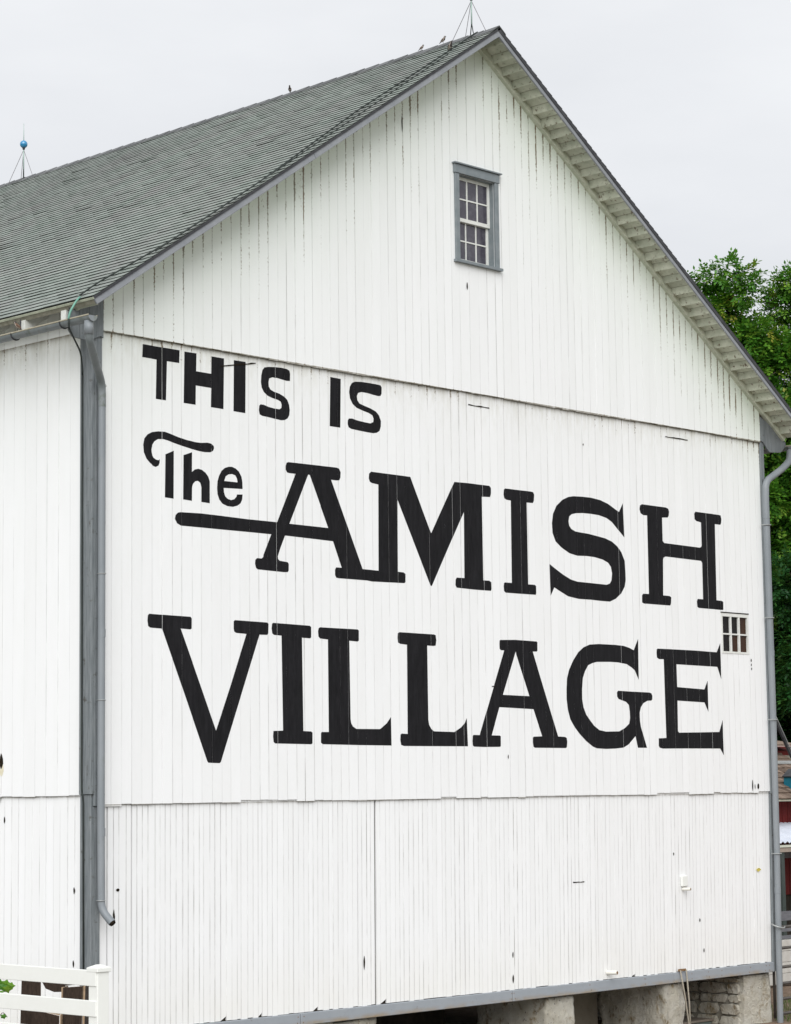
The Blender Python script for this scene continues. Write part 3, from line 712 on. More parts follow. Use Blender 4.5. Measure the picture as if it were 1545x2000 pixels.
def paint_letter(label, outer, holes):
    loops = [[Vector((x, z, 0)) for x, z in outer]] + [[Vector((x, z, 0)) for x, z in h] for h in holes]
    flat = [p for lp in loops for p in lp]
    tris = tessellate_polygon(loops)
    bm = bmesh.new()
    vs = [bm.verts.new(p) for p in flat]
    for t in tris:
        try:
            bm.faces.new([vs[i] for i in t])
        except ValueError:
            pass
    x_lo = min(p.x for p in flat); x_hi = max(p.x for p in flat)
    for j in JOINTS_MID:
        if x_lo < j < x_hi:
            worn = random.random() < 0.6
            for off in ((-0.0007, 0.0, 0.0007) if worn else (0.0,)):
                bmesh.ops.bisect_plane(bm, geom=bm.verts[:] + bm.edges[:] + bm.faces[:], plane_co=(j + off, 0, 0), plane_no=(1, 0, 0), dist=1e-6)
    zz = min(p.y for p in flat) + 0.1
    while zz < max(p.y for p in flat):
        strip = [f for f in bm.faces if any(abs(f.calc_center_median().x - j) < 0.0007 for j in JOINTS_MID)]
        ge = set(strip)
        for f in strip:
            ge.update(f.edges); ge.update(f.verts)
        if ge:
            bmesh.ops.bisect_plane(bm, geom=list(ge), plane_co=(0, zz, 0), plane_no=(0, 1, 0), dist=1e-6)
        zz += random.uniform(0.05, 0.22)
    kill = []
    out = MB()
    for f in bm.faces:
        cx = f.calc_center_median().x
        if any(abs(cx - j) < 0.0007 for j in JOINTS_MID):
            if random.random() < 0.09:
                continue
        k = 0
        while k < len(MIDY) - 1 and JOINTS_MID[k + 1] < cx:
            k += 1
        y = MIDY[k] - 0.0015
        pts = [(v.co.x, y, v.co.y) for v in f.verts]
        # face the viewer (-y)
        a, b, c = Vector(pts[0]), Vector(pts[1]), Vector(pts[2])
        if (b - a).cross(c - a).y > 0:
            pts = pts[::-1]
        out.poly(pts, 0)
    bm.free()
    out.build('painted_letter', M_BLACK, GABLE, label='black painted ' + label)

for nm, o_, h_ in LETTERS:
    paint_letter(nm, o_, h_)

# sill boards along the foot of the gable
sx = [0.0, 3.147, 6.99, 10.47, 12.93]
for k in range(4):
    m = MB()
    a, b = sx[k] + 0.004, sx[k + 1] - 0.004
    m.box((lean(a, 0.9) if k else -0.03, -0.032, 0.797), (lean(b, 0.9), 0.02, 0.94), 0)
    m.build('sill_board', M_SILLG, BARN, bevel=0.006)
m = MB(); m.box((-0.028, 0.02, 0.75), (0.02, LEN, 0.9)); m.build('sill_board', M_SILLG, BARN)
# brown nail heads on the sill
m = MB()
for x in (3.11, 3.19, 6.95, 7.03, 10.9, 11.3, 11.6, 12.3, 12.7, 12.8, 9.8, 8.6):
    for z in (0.83, 0.90):
        xx = lean(x + random.uniform(-0.02, 0.02), 0.9)
        m.box((xx - 0.006, -0.0345, z - 0.006), (xx + 0.006, -0.0315, z + 0.006))
m.build('nail_heads', M_RUST, BARN)['kind'] = 'stuff'

# corner boards
def cb(a, b, name='corner_board', mat=M_GREY, bevel=0.005):
    m = MB()
    (x0, y0, z0), (x1, y1, z1) = a, b
    L = lambda x, z: lean(x, z)
    m.hexa([(L(x0, z0), y0, z0), (L(x1, z0), y0, z0), (L(x1, z0), y1, z0), (L(x0, z0), y1, z0),
            (L(x0, z1), y0, z1), (L(x1, z1), y0, z1), (L(x1, z1), y1, z1), (L(x0, z1), y1, z1)])
    return m.build(name, mat, BARN, bevel=bevel)
cb((-0.005, -0.05, 3.43), (0.098, 0.02, 8.80))
cb((-0.005, -0.028, 0.94), (0.098, 0.02, 3.428))
cb((-0.052, -0.05, 3.56), (-0.007, 0.163, 8.9))
cb((-0.034, -0.03, 0.75), (-0.007, 0.163, 3.558))
cb((12.902, -0.05, 3.43), (12.995, 0.02, 8.9))
cb((12.902, -0.03, 0.80), (12.995, 0.02, 3.428))
cb((12.98, 0.022, 0.80), (12.995, 0.2, 8.9))

# cornice boards closing the eaves at both corners
for pts in ([(12.905, 9.17), (12.905, 8.80), (12.94, 8.79), (13.107, 8.646), (13.168, 8.648), (13.168, 9.06)],
            [(13.174, 9.055), (13.174, 8.648), (13.41, 8.667), (13.545, 8.78), (13.545, 8.84)]):
    m = MB(); m.prism([(x, z) for x, z in pts], 1, -0.075, -0.047); m.build('cornice_board', M_GREY, BARN)
for pts in ([(0.095, 9.26), (0.095, 8.70), (0.06, 8.72), (-0.107, 8.646), (-0.107, 9.12)],
            [(-0.113, 9.12), (-0.113, 8.646), (-0.245, 8.652), (-0.245, 9.03)],
            [(-0.251, 9.03), (-0.251, 8.652), (-0.34, 8.66), (-0.395, 8.73), (-0.395, 8.93)]):
    m = MB(); m.prism([(x, z) for x, z in pts], 1, -0.075, -0.05); m.build('cornice_board', M_GREY, BARN)

# ---------------------------------------------------------------- roof
DG = 0.508
TH = math.atan(ROOF_M)
cT, sT = math.cos(TH), math.sin(TH)
EX_L, EX_R = -0.40, 13.56
SLEN = (RIDGE_X - EX_L) / cT
def RL(s, n, y):      # left slope, s up from the eave, n out of the roof
    return (EX_L + s * cT - n * sT, y, roof_z(EX_L) + s * sT + n * cT)
SLEN_R = (EX_R - RIDGE_X) / cT
def RR(s, n, y):
    return (EX_R - s * cT + n * sT, y, roof_z(EX_R) + s * sT + n * cT)
m = MB()
for R_, S_ in ((RL, SLEN), (RR, SLEN_R)):
    m.hexa([R_(0, -0.05, -0.483), R_(S_, -0.05, -0.483), R_(S_, -0.05, LEN + 0.4), R_(0, -0.05, LEN + 0.4),
            R_(0, -0.03, -0.483), R_(S_, -0.03, -0.483), R_(S_, -0.03, LEN + 0.4), R_(0, -0.03, LEN + 0.4)])
ROOF = m.build('roof', M_EAVE, BARN)

EXP = 0.127
nc = int(SLEN / EXP) + 1
def course(R_, S_, k, tabs=True):
    m = MB()
    s0 = k * EXP
    s1 = min(s0 + EXP + 0.015, S_ - 0.005)
    y = -DG - 0.012 + (0.15 if k % 2 else 0.0)
    yy = -DG - 0.012
    first = True
    wob = [random.uniform(-0.002, 0.002) for _ in range(70)]
    i = 0
    flip = R_ is RR
    while yy < LEN + 0.4:
        y1 = y + 0.305 if first else yy + 0.305
        if first:
            y1 = -DG - 0.012 + (0.305 if k % 2 == 0 else 0.152)
            first = False
        a = yy + 0.003
        b = y1 - 0.003
        l0 = random.uniform(0.0, 0.0025) + (random.uniform(0.002, 0.005) if random.random() < 0.06 else 0)
        l1 = l0 + random.uniform(-0.002, 0.003)
        sa = s0 + wob[i % 70]; sb = s0 + wob[(i + 1) % 70]
        tn = min(1, max(0, random.gauss(0.5, 0.11)))
        q4 = [R_(sa, l0, a), R_(s1, -0.010, a), R_(s1, -0.010, b), R_(sb, l1, b)]
        q5 = [R_(sa, -0.014, a), R_(sa, l0, a), R_(sb, l1, b), R_(sb, -0.014, b)]
        if not flip:
            q4 = q4[::-1]; q5 = q5[::-1]
        m.poly(q4, 0, None, tn)
        m.poly(q5, 1, None, 0.5)
        q6 = [R_(sa, l0, a), R_(sa, -0.016, a), R_(s1, -0.02, a), R_(s1, -0.012, a)]
        m.poly(q6 if flip else q6[::-1], 1, None, 0.5)
        yy = y1
        i += 1
    return m
for k in range(nc):
    if k * EXP < SLEN - 0.03:
        course(RL, SLEN, k).build('shingle_course', [M_SHING, M_SHBUTT], ROOF)
m = MB()
for k in range(int(SLEN_R / EXP) + 1):
    if k * EXP < SLEN_R - 0.03:
        c_ = course(RR, SLEN_R, k)
        i = len(m.v)
        m.v += c_.v
        m.f += [tuple(i + a for a in f) for f in c_.f]
        m.mi += c_.mi; m.uv += c_.uv; m.tint += c_.tint
m.has_t = True
o = m.build('shingles', [M_SHING, M_SHBUTT], ROOF); o['kind'] = 'stuff'

# bent ridge shingles, each its own
y = -DG - 0.01
while y < 12.5:
    m = MB()
    y2 = y + 0.31
    l0 = 0.016 + random.uniform(0, 0.004); l1 = 0.007
    wv = 0.155 + random.uniform(-0.004, 0.004)
    for s_ in (-1, 1):
        a = (RIDGE_X + s_ * wv * cT, y + random.uniform(-.004, .004), RIDGE_Z - wv * sT + l0)
        b = (RIDGE_X, y, RIDGE_Z + l0 + 0.002)
        c_ = (RIDGE_X, y2, RIDGE_Z + l1 + 0.002)
        d_ = (RIDGE_X + s_ * wv * cT, y2, RIDGE_Z - wv * sT + l1)
        dn = lambda p: (p[0], p[1], p[2] - 0.012)
        m.hexa([dn(a), dn(b), dn(c_), dn(d_), a, b, c_, d_])
    m.build('ridge_shingle', M_CAP, ROOF)
    y += 0.285
m = MB()
for s_ in (-1, 1):
    a = (RIDGE_X + s_ * .15, y, RIDGE_Z - .1 + .01); b = (RIDGE_X, y, RIDGE_Z + .014)
    c_ = (RIDGE_X, LEN + .4, RIDGE_Z + .014); d_ = (RIDGE_X + s_ * .15, LEN + .4, RIDGE_Z - .1 + .01)
    m.poly([a, b, c_, d_])
m.build('ridge_shingles', M_CAP, ROOF)['kind'] = 'stuff'

# rake fascia boards, two lengths a side
def rake(R_, s0, s1, lab=None):
    m = MB()
    n0, n1 = -0.112, -0.016
    m.hexa([R_(s0, n0, -DG), R_(s1, n0, -DG), R_(s1, n0, -0.484), R_(s0, n0, -0.484),
            R_(s0, n1, -DG), R_(s1, n1, -DG), R_(s1, n1, -0.484), R_(s0, n1, -0.484)])
    m.build('rake_board', M_GREY2, BARN, bevel=0.003)
M_GREY2 = simple('grey_rake_paint', (0.23, 0.245, 0.27), (0.30, 0.315, 0.335), 6, 0.5, 0.35, stain=(11, 0.66, 0.78, (0.16, 0.14, 0.12)))
rake(RL, 0.0, 4.1); rake(RL, 4.105, SLEN)
rake(RR, 0.0, 2.5); rake(RR, 2.505, 5.6); rake(RR, 5.605, SLEN_R)
m = MB(); m.prism([(6.40, 13.75 - 0.068 - 0.020), (6.5, 13.75 - 0.020), (6.60, 13.75 - 0.068 - 0.020), (6.60, 13.75 - 0.068 - 0.135), (6.5, 13.75 - 0.135), (6.40, 13.75 - 0.068 - 0.135)], 1, -DG - 0.003, -0.483); m.build('peak_block', M_GREY2, BARN)
# thin drip strip under the shingle ends
M_DRIP = simple('dark_drip_edge', (0.035, 0.036, 0.04), (0.06, 0.062, 0.068), 8, 0.6)
for R_, S_ in ((RL, SLEN), (RR, SLEN_R)):
    m = MB()
    dn_ = -0.062 if R_ is RR else -0.042
    m.hexa([R_(0, dn_, -DG - 0.01), R_(S_, dn_, -DG - 0.01), R_(S_, dn_, -DG - 0.001), R_(0, dn_, -DG - 0.001),
            R_(0, -0.013, -DG - 0.01), R_(S_, -0.013, -DG - 0.01), R_(S_, -0.013, -DG - 0.001), R_(0, -0.013, -DG - 0.001)])
    m.build('drip_edge', M_DRIP, BARN)

# soffit boards under the gable overhang, stepped
for R_, S_ in ((RR, SLEN_R), (RL, SLEN)):
    s = S_ - 0.10
    while s > 0.1:
        p = random.uniform(0.225, 0.27)
        m = MB()
        a, b = s, max(s - p, 0.0)
        # profile in (s,n): steep riser facing up-slope, then a long tread rising back
        st = 0.062 + random.uniform(-.008, .010)
        pr = [(a - 0.005, -0.0515), (a - 0.082 - st * .15, -0.054 - st), (a - 0.090 - st * .15, -0.054 - st), (a - 0.095 - st * .15, -0.066), (b + 0.010, -0.060), (b + 0.010, -0.0515)]
        yA, yB = -0.4835, -0.122
        vv = [R_(u, v, yA) for u, v in pr]; vw = [R_(u, v, yB) for u, v in pr]
        i = len(m.v)
        m.v += vv + vw
        fs = [(0, 1, 2, 3, 4, 5), (11, 10, 9, 8, 7, 6)] + [(q_, q_ + 6, (q_ + 1) % 6 + 6, (q_ + 1) % 6) for q_ in range(6)]
        if R_ is RL:
            fs = [f[::-1] for f in fs]
        for f in fs:
            m.f.append(f); m.mi.append(0); m.uv.append(None); m.tint.append(None)
        m.build('soffit_board', M_SOFFIT, BARN)
        s -= p
# moulding on the wall under the soffit
for R_, S_ in ((RR, SLEN_R), (RL, SLEN)):
    for s0, s1 in ((0.03, 3.6), (3.604, S_ - 0.06)):
        m = MB()
        m.hexa([R_(s0, -0.140, -0.12), R_(s1, -0.140, -0.12), R_(s1, -0.140, -0.05), R_(s0, -0.140, -0.05),
                R_(s0, -0.052, -0.12), R_(s1, -0.052, -0.12), R_(s1, -0.052, -0.05), R_(s0, -0.052, -0.05)])
        m.build('rake_moulding', M_MOULD, BARN, bevel=0.004)

# eave: starter board, rafter tails, gutter
m = MB()
m.hexa([RL(0.0, -0.10, -0.48), RL(0.03, -0.10, -0.48), RL(0.03, -0.10, LEN), RL(0.0, -0.10, LEN),
        RL(-0.004, -0.03, -0.48), RL(0.03, -0.03, -0.48), RL(0.03, -0.03, LEN), RL(-0.004, -0.03, LEN)])
m.build('eave_board', M_EAVE, BARN)
m = MB()
m.hexa([RL(-0.012, -0.045, -0.50), RL(0.0, -0.045, -0.50), RL(0.0, -0.045, LEN), RL(-0.012, -0.045, LEN),
        RL(-0.012, -0.02, -0.50), RL(0.0, -0.02, -0.50), RL(0.0, -0.02, LEN), RL(-0.012, -0.02, LEN)])
m.build('eave_strip', M_ALGAE, BARN)
yy = 0.03
k = 0
while yy < 10:
    m = MB()
    zt = lambda x: roof_z(x) - 0.105
    x0, x1 = -0.36, -0.025
    zc = zt(x0) - 0.13 + (0.0 if k else 0.0)
    m.hexa([(x0, yy, zc), (x1, yy, zt(x1) - 0.16), (x1, yy + .09, zt(x1) - 0.16), (x0, yy + .09, zc),
            (x0, yy, zt(x0)), (x1, yy, zt(x1)), (x1, yy + .09, zt(x1)), (x0, yy + .09, zt(x0))])
    m.build('rafter_tail', M_SASH, BARN)
    yy += 0.755
    k += 1

def gutter(xc, zc, y0, y1, sgn):
    m = MB()
    r = 0.062
    n = 10
    pr = [(xc + r * math.cos(math.pi + math.pi * i / n), zc + r * math.sin(math.pi + math.pi * i / n)) for i in range(n + 1)]
    pi = [(xc + (r - 0.004) * math.cos(math.pi + math.pi * i / n), zc + (r - 0.004) * math.sin(math.pi + math.pi * i / n)) for i in range(n + 1)]
    m.prism(pr + pi[::-1], 1, y0, y1)
    g_ = m.build('gutter', M_GUT, BARN)
    m = MB()
    m.tube([(xc - r, y0, zc + 0.004), (xc - r, y1, zc + 0.004)], 0.009, 8)
    m.build('rolled_lip', M_LIP, g_, smooth=True)
    m = MB()
    m.tube([(xc + r, y0, zc + 0.004), (xc + r, y1, zc + 0.004)], 0.006, 8)
    m.build('rolled_lip', M_LIP, g_, smooth=True)
    m = MB()
    m.prism(pr, 1, y0 - 0.004, y0 + 0.002)
    m.build('end_cap', M_PIPE, g_)
    yk = -0.09
    while yk < min(y1, 9.5):
        m = MB()
        R_ = r + 0.008
        m.tube([(xc + R_ * math.cos(math.pi + math.pi * i / 12), yk, zc + R_ * math.sin(math.pi + math.pi * i / 12)) for i in range(13)] + [(xc + R_, yk, zc + 0.18)], 0.008, 6)
        m.build('bracket', M_DRIP, g_)
        yk += 0.9
    return g_
gutter(-0.475, 8.80, -0.60, LEN, -1)
gutter(13.63, 8.78, -0.60, LEN, 1)

# downspouts
def spline(pts, n=5):
    pts = [Vector(p) for p in pts]
    out = [pts[0]]
    for i in range(1, len(pts) - 1):
        a, b, c_ = pts[i - 1], pts[i], pts[i + 1]
        d = min((b - a).length, (c_ - b).length, 0.22) * 0.5
        p0 = b + (a - b).normalized() * d
        p1 = b + (c_ - b).normalized() * d
        for k in range(n + 1):
            t = k / n
            out.append(p0 * (1 - t) ** 2 + b * 2 * t * (1 - t) + p1 * t * t)
    out.append(pts[-1])
    return out
PX = lambda z: lean(0.056, z)
m = MB()
m.tube(spline([(-0.475, -0.53, 8.745), (-0.475, -0.53, 8.56), (0.053, -0.10, 8.16), (0.055, -0.10, 7.9)], 6), 0.045, 14, caps=False)
m.build('downspout_offset', M_GUT, BARN, smooth=True)
m = MB()
m.tube(spline([(0.055, -0.10, 8.16), (0.052, -0.10, 3.4), (0.060, -0.10, 2.30), (0.10, -0.24, 2.16)], 6), 0.043, 14, caps=False)
DS = m.build('downspout', M_PIPE, BARN, smooth=True)
m = MB(); m.tube([(0.098, -0.235, 2.165), (0.103, -0.252, 2.148)], 0.036, 14); m.build('outlet', M_HOLE, DS)
m = MB(); m.tube([(-0.475, -0.53, 8.75), (-0.475, -0.53, 8.60)], 0.052, 14); m.build('outlet_collar', M_PIPE, DS, smooth=True)
for z in (8.14, 6.01, 4.60, 2.40):
    m = MB()
    m.tube([(0.055 + 0.048 * math.cos(t), -0.10 + 0.048 * math.sin(t), z) for t in [i * 2 * math.pi / 16 for i in range(17)]], 0.005, 5)
    m.box((0.10, -0.058, z - 0.012), (0.13, -0.05, z + 0.012))
    m.build('strap', M_GALV, DS)
m = MB()
m.tube(spline([(13.63, -0.10, 8.73), (13.615, -0.10, 8.56), (13.42, -0.10, 8.42), (12.94, -0.10, 8.17), (12.925, -0.10, 7.95), (12.925, -0.10, 7.6)], 6), 0.0545, 14, caps=False)
m.build('downspout_offset', M_PIPE, BARN, smooth=True)
m = MB()
def sq(m, pts, a, b):
    for p, q_ in zip(pts[:-1], pts[1:]):
        m.hexa([(p[0] - a, p[1] - b, p[2]), (p[0] + a, p[1] - b, p[2]), (p[0] + a, p[1] + b, p[2]), (p[0] - a, p[1] + b, p[2]),
                (q_[0] - a, q_[1] - b, q_[2]), (q_[0] + a, q_[1] - b, q_[2]), (q_[0] + a, q_[1] + b, q_[2]), (q_[0] - a, q_[1] + b, q_[2])])
m.tube([(12.865, -0.10, 0.04), (12.875, -0.10, 0.6), (12.922, -0.10, 2.6), (12.935, -0.10, 4.5), (12.925, -0.10, 7.9)], [0.047, 0.047, 0.047, 0.050, 0.053], 12, caps=False)
D2 = m.build('downspout', M_PIPE, BARN, smooth=True)
for z in (7.50, 6.08, 4.54, 2.54):
    m = MB()
    xc = 12.928 if z > 4 else 12.922
    m.tube([(xc - 0.085, -0.06, z)] + [(xc + 0.067 * math.cos(t), -0.10 + 0.067 * math.sin(t), z) for t in [math.pi + i * math.pi / 10 for i in range(11)]] + [(xc + 0.10, -0.06, z)], 0.007, 5)
    m.build('strap', M_GALV, D2)

for xx, zz_, rr_, par in ((0.056, 5.3, 0.0455, DS), (0.058, 3.1, 0.0455, DS), (12.905, 1.95, 0.050, D2), (12.935, 5.5, 0.0535, D2)):
    m = MB(); m.tube([(xx, -0.10, zz_), (xx, -0.10, zz_ + 0.09)], rr_, 14); m.build('coupling', M_PIPE, par, smooth=False)
# ---------------------------------------------------------------- windows
def window_big():
    x0, x1, z0, z1 = WIN[0]
    yc = -0.085
    b = MB(); b.box((x0 - 0.082, yc, z0), (x0 - 0.001, -0.049, z1)); wn = b.build('window', M_GREYW, BARN, bevel=0.004, label='tall grey framed sash window high in the gable')
    m = MB(); m.box((x1 + 0.001, yc, z0), (x1 + 0.078, -0.049, z1)); m.build('casing', M_GREYW, wn, bevel=0.004)
    m = MB(); m.box((x0 - 0.098, yc - 0.010, z1 + 0.001), (x1 + 0.092, -0.049, z1 + 0.122)); m.build('head_casing', M_GREYW, wn, bevel=0.004)
    m = MB(); m.box((x0 - 0.118, yc - 0.035, z1 + 0.124), (x1 + 0.118, -0.049, z1 + 0.142)); m.build('drip_cap', M_GREYW, wn)
    m = MB(); m.box((x0 - 0.108, yc - 0.028, z0 - 0.036), (x1 + 0.112, -0.049, z0 - 0.001)); m.build('window_sill', M_GREYW, wn)
    # reveal
    m = MB()
    m.box((x0, -0.048, z0), (x0 + 0.006, 0.09, z1)); m.box((x1 - 0.006, -0.048, z0), (x1, 0.09, z1))
    m.box((x0 + .006, -0.048, z1 - 0.008), (x1 - .006, 0.09, z1)); m.box((x0 + .006, -0.048, z0), (x1 - .006, 0.09, z0 + 0.008))
    m.build('reveal', M_GREYW, wn)
    zm = (z0 + z1) / 2 - 0.01
    def sash(za, zb, y):
        t = 0.042
        m = MB()
        a, b = x0 + 0.007, x1 - 0.007
        m.box((a, y, za), (a + t, y + 0.03, zb)); m.box((b - t, y, za), (b, y + 0.03, zb))
        m.box((a + t, y, zb - t), (b - t, y + 0.03, zb)); m.box((a + t, y, za), (b - t, y + 0.03, za + t * 1.15))
        s_ = m.build('sash', M_SASH, wn)
        ia, ib = a + t, b - t
        ja, jb = za + t * 1.15, zb - t
        for k in (1, 2):
            xx = ia + (ib - ia) * k / 3
            m = MB(); m.box((xx - 0.0095, y + 0.003, ja), (xx + 0.0095, y + 0.026, jb)); m.build('glazing_bar', M_SASH, s_)
        zz = (ja + jb) / 2
        for k in range(3):
            aa = ia + (ib - ia) * k / 3 + (0.0095 if k else 0); bb = ia + (ib - ia) * (k + 1) / 3 - (0.0095 if k < 2 else 0)
            m = MB(); m.box((aa, y + 0.004, zz - 0.009), (bb, y + 0.025, zz + 0.009)); m.build('glazing_bar', M_SASH, s_)
        for k in range(3):
            for (za_, zb_) in ((ja, zz - 0.009), (zz + 0.009, jb)):
                aa = ia + (ib - ia) * k / 3 + (0.0095 if k else 0); bb = ia + (ib - ia) * (k + 1) / 3 - (0.0095 if k < 2 else 0)
                tl = random.uniform(-0.0012, 0.0012)
                m = MB(); m.poly([(aa, y + 0.014 + tl, za_), (bb, y + 0.014 - tl, za_), (bb, y + 0.014 - tl, zb_), (aa, y + 0.014 + tl, zb_)])
                m.build('pane', M_PANE, s_)
    sash(zm - 0.02, z1 - 0.009, 0.012)
    sash(z0 + 0.009, zm - 0.022 + 0.04, 0.045)
M_GREYW = simple('grey_window_paint', (0.17, 0.20, 0.215), (0.235, 0.26, 0.275), 9, 0.55, 0.35, stain=(18, 0.66, 0.75, (0.12, 0.13, 0.09)))
window_big()

def window_small():
    x0, x1, z0, z1 = WIN[1]
    y = -0.030
    m = MB()
    t = 0.028
    m.box((x0, y, z0), (x0 + t, 0.01, z1)); m.box((x1 - t, y, z0), (x1, 0.01, z1))
    m.box((x0 + t, y, z1 - 0.062), (x1 - t, 0.01, z1 - 0.012)); m.box((x0 + t, y, z0), (x1 - t, 0.01, z0 + t))
    wn = m.build('window', M_SASH, BARN, label='small white six pane window beside the lettering')
    m = MB(); m.box((x0 - 0.01, -0.036, z1 - 0.010), (x1 + 0.01, -0.026, z1 + 0.004)); m.build('drip_cap', M_HOLE, wn)
    ia, ib, ja, jb = x0 + t, x1 - t, z0 + t, z1 - 0.062
    for k in (1, 2):
        xx = ia + (ib - ia) * k / 3
        m = MB(); m.box((xx - 0.017, y + 0.002, ja), (xx + 0.017, y + 0.03, jb)); m.build('glazing_bar', M_SASH, wn)
    zz = (ja + jb) / 2
    for k in range(3):
        aa = ia + (ib - ia) * k / 3 + (0.017 if k else 0); bb = ia + (ib - ia) * (k + 1) / 3 - (0.017 if k < 2 else 0)
        m = MB(); m.box((aa, y + 0.003, zz - 0.011), (bb, y + 0.028, zz + 0.011)); m.build('glazing_bar', M_SASH, wn)
        for za_, zb_ in ((ja, zz - 0.011), (zz + 0.011, jb)):
            m = MB(); m.poly([(aa, 0.002, za_), (bb, 0.002, za_), (bb, 0.002, zb_), (aa, 0.002, zb_)]); m.build('pane', M_PANED if (k == 0 or (k == 1 and za_ > zz)) else M_PANEB, wn)
M_PANEB = pane_mat('brown_tinted_window_glass', (0.040, 0.017, 0.008), (0.08, 0.045, 0.022), 0.25, 0.15)
window_small()

# ---------------------------------------------------------------- knot holes, cracks, stubs of pipe on the gable
def blob(x, z, w_, h_, y, side=False, seed=0):
    m = MB()
    rr = random.Random(seed)
    n = 9
    pts = []
    for i in range(n):
        t = 2 * math.pi * i / n
        k = rr.uniform(0.75, 1.15)
        # pointed at top and bottom
        pts.append((x + w_ / 2 * math.cos(t) * k * (0.75 if abs(math.sin(t)) > .8 else 1), z + h_ / 2 * math.sin(t) * (1.0 + .2 * abs(math.sin(t)) ** 4)))
    if side:
        m.poly([(y, a, b) for a, b in pts])
    else:
        m.poly([(lean(a, b) if b < ZM else a, y, b) for a, b in pts])
    return m
for i, (x, z, w_, h_, y) in enumerate([
        (4.253, 1.464, 0.030, 0.15, -0.0045), (7.03, 1.393, 0.030, 0.07, -0.0045), (7.03, 1.082, 0.032, 0.10, -0.0045),
        (10.53, 2.602, 0.030, 0.04, -0.0045), (11.13, 1.643, 0.035, 0.045, -0.0045), (11.22, 1.209, 0.025, 0.055, -0.0045),
        (12.452, 3.56, 0.028, 0.15, -0.0315), (12.515, 3.54, 0.018, 0.07, -0.0315), (12.595, 3.545, 0.055, 0.075, -0.0315),
        (6.268, 10.229, 0.030, 0.09, -0.061), (12.516, 5.427, 0.026, 0.045, -0.0315), (12.516, 5.36, 0.022, 0.035, -0.0315), (12.52, 5.30, 0.026, 0.035, -0.0315),
        (5.057, 12.214, 0.022, 0.20, -0.061), (0.37, 2.50, 0.06, 0.03, -0.0045), (0.315, 2.21, 0.030, 0.14, -0.0045),
        (6.95, 3.98, 0.02, 0.05, -0.0315), (8.66, 8.33, 0.02, 0.03, -0.0315)]):
    blob(x, z, w_, h_, y, seed=i).build('knot_hole', M_HOLE, GABLE)
m = blob(1.641, 3.954, 0.075, 0.16, -0.0262, side=True, seed=50); m.build('knot_hole', M_HOLE, SIDE)
M_RSTAIN = simple('rust_stained_paint', (0.66, 0.60, 0.42), (0.76, 0.73, 0.60), 20, 0.7)
m = blob(1.635, 3.87, 0.09, 0.16, -0.0257, side=True, seed=51); m.build('rust_stain', M_RSTAIN, SIDE)
for y_, z_ in ((1.60, 3.28), (0.30, 2.5), (0.31, 1.7)):
    blob(y_, z_, 0.03, 0.07, -0.005, side=True, seed=int(z_ * 10)).build('knot_hole', M_HOLE, SIDE)
m = MB(); m.prism([(1.66, 3.50), (1.80, 3.52), (1.80, 3.66), (1.66, 3.68)], 0, -0.034, -0.026); m.build('loose_patch', M_SASH, SIDE)
# dark slits where boards were pieced
for x0, x1, z, y in ((1.90, 2.47, 8.60, -0.0315), (6.28, 6.70, 8.625, -0.0315), (10.55, 11.09, 8.63, -0.0315), (8.26, 8.50, 2.28, -0.0045), (6.65, 6.72, 4.9, -0.0315)):
    m = MB()
    n = 8
    up = [(x0 + (x1 - x0) * i / n, z + 0.007 + random.uniform(0, 0.008)) for i in range(n + 1)]
    dn = [(x0 + (x1 - x0) * i / n, z - random.uniform(0, 0.005)) for i in range(n + 1)]
    if abs(x0 - 1.90) < .01:
        up = [(a, b + 0.11 * (a - x0) / (x1 - x0)) for a, b in up]; dn = [(a, b + 0.11 * (a - x0) / (x1 - x0)) for a, b in dn]
    m.poly([(a, y, b) for a, b in dn] + [(a, y, b) for a, b in up[::-1]])
    m.build('crack', M_HOLE, GABLE)

def stub(x, z, r, ln, dx=0.0, name='pipe_stub', lab=None):
    m = MB()
    m.tube([(x, -0.004, z), (x + dx, -ln, z)], r, 14)
    o = m.build(name, M_PVC, BARN, smooth=False, label=lab)
    m = MB(); m.tube([(x + dx * .99, -ln + 0.001, z), (x + dx, -ln - 0.002, z)], r * 0.72, 12); m.build('pipe_mouth', M_RUST, o)
    return o
stub(8.94, 1.04, 0.030, 0.16, 0.03, lab='white plastic pipe stub just above the grey sill')
m = MB(); m.box((10.64, -0.045, 2.135), (10.78, -0.004, 2.29)); bx = m.build('vent_box', M_VINYL, BARN, bevel=0.01)
stub(10.69, 2.10, 0.022, 0.13, 0.03, lab='white plastic pipe stub under the small vent box')
m = MB()
m.poly([(12.49, -0.02, 2.32), (12.55, -0.03, 2.34), (12.62, -0.02, 2.31), (12.55, -0.015, 2.28)])
m.build('dry_leaf', M_YEL, GABLE)
m = MB(); m.box((10.50, -0.055, 0.955), (10.66, -0.033, 0.985)); hk = m.build('rope_hook', M_RUST, BARN)

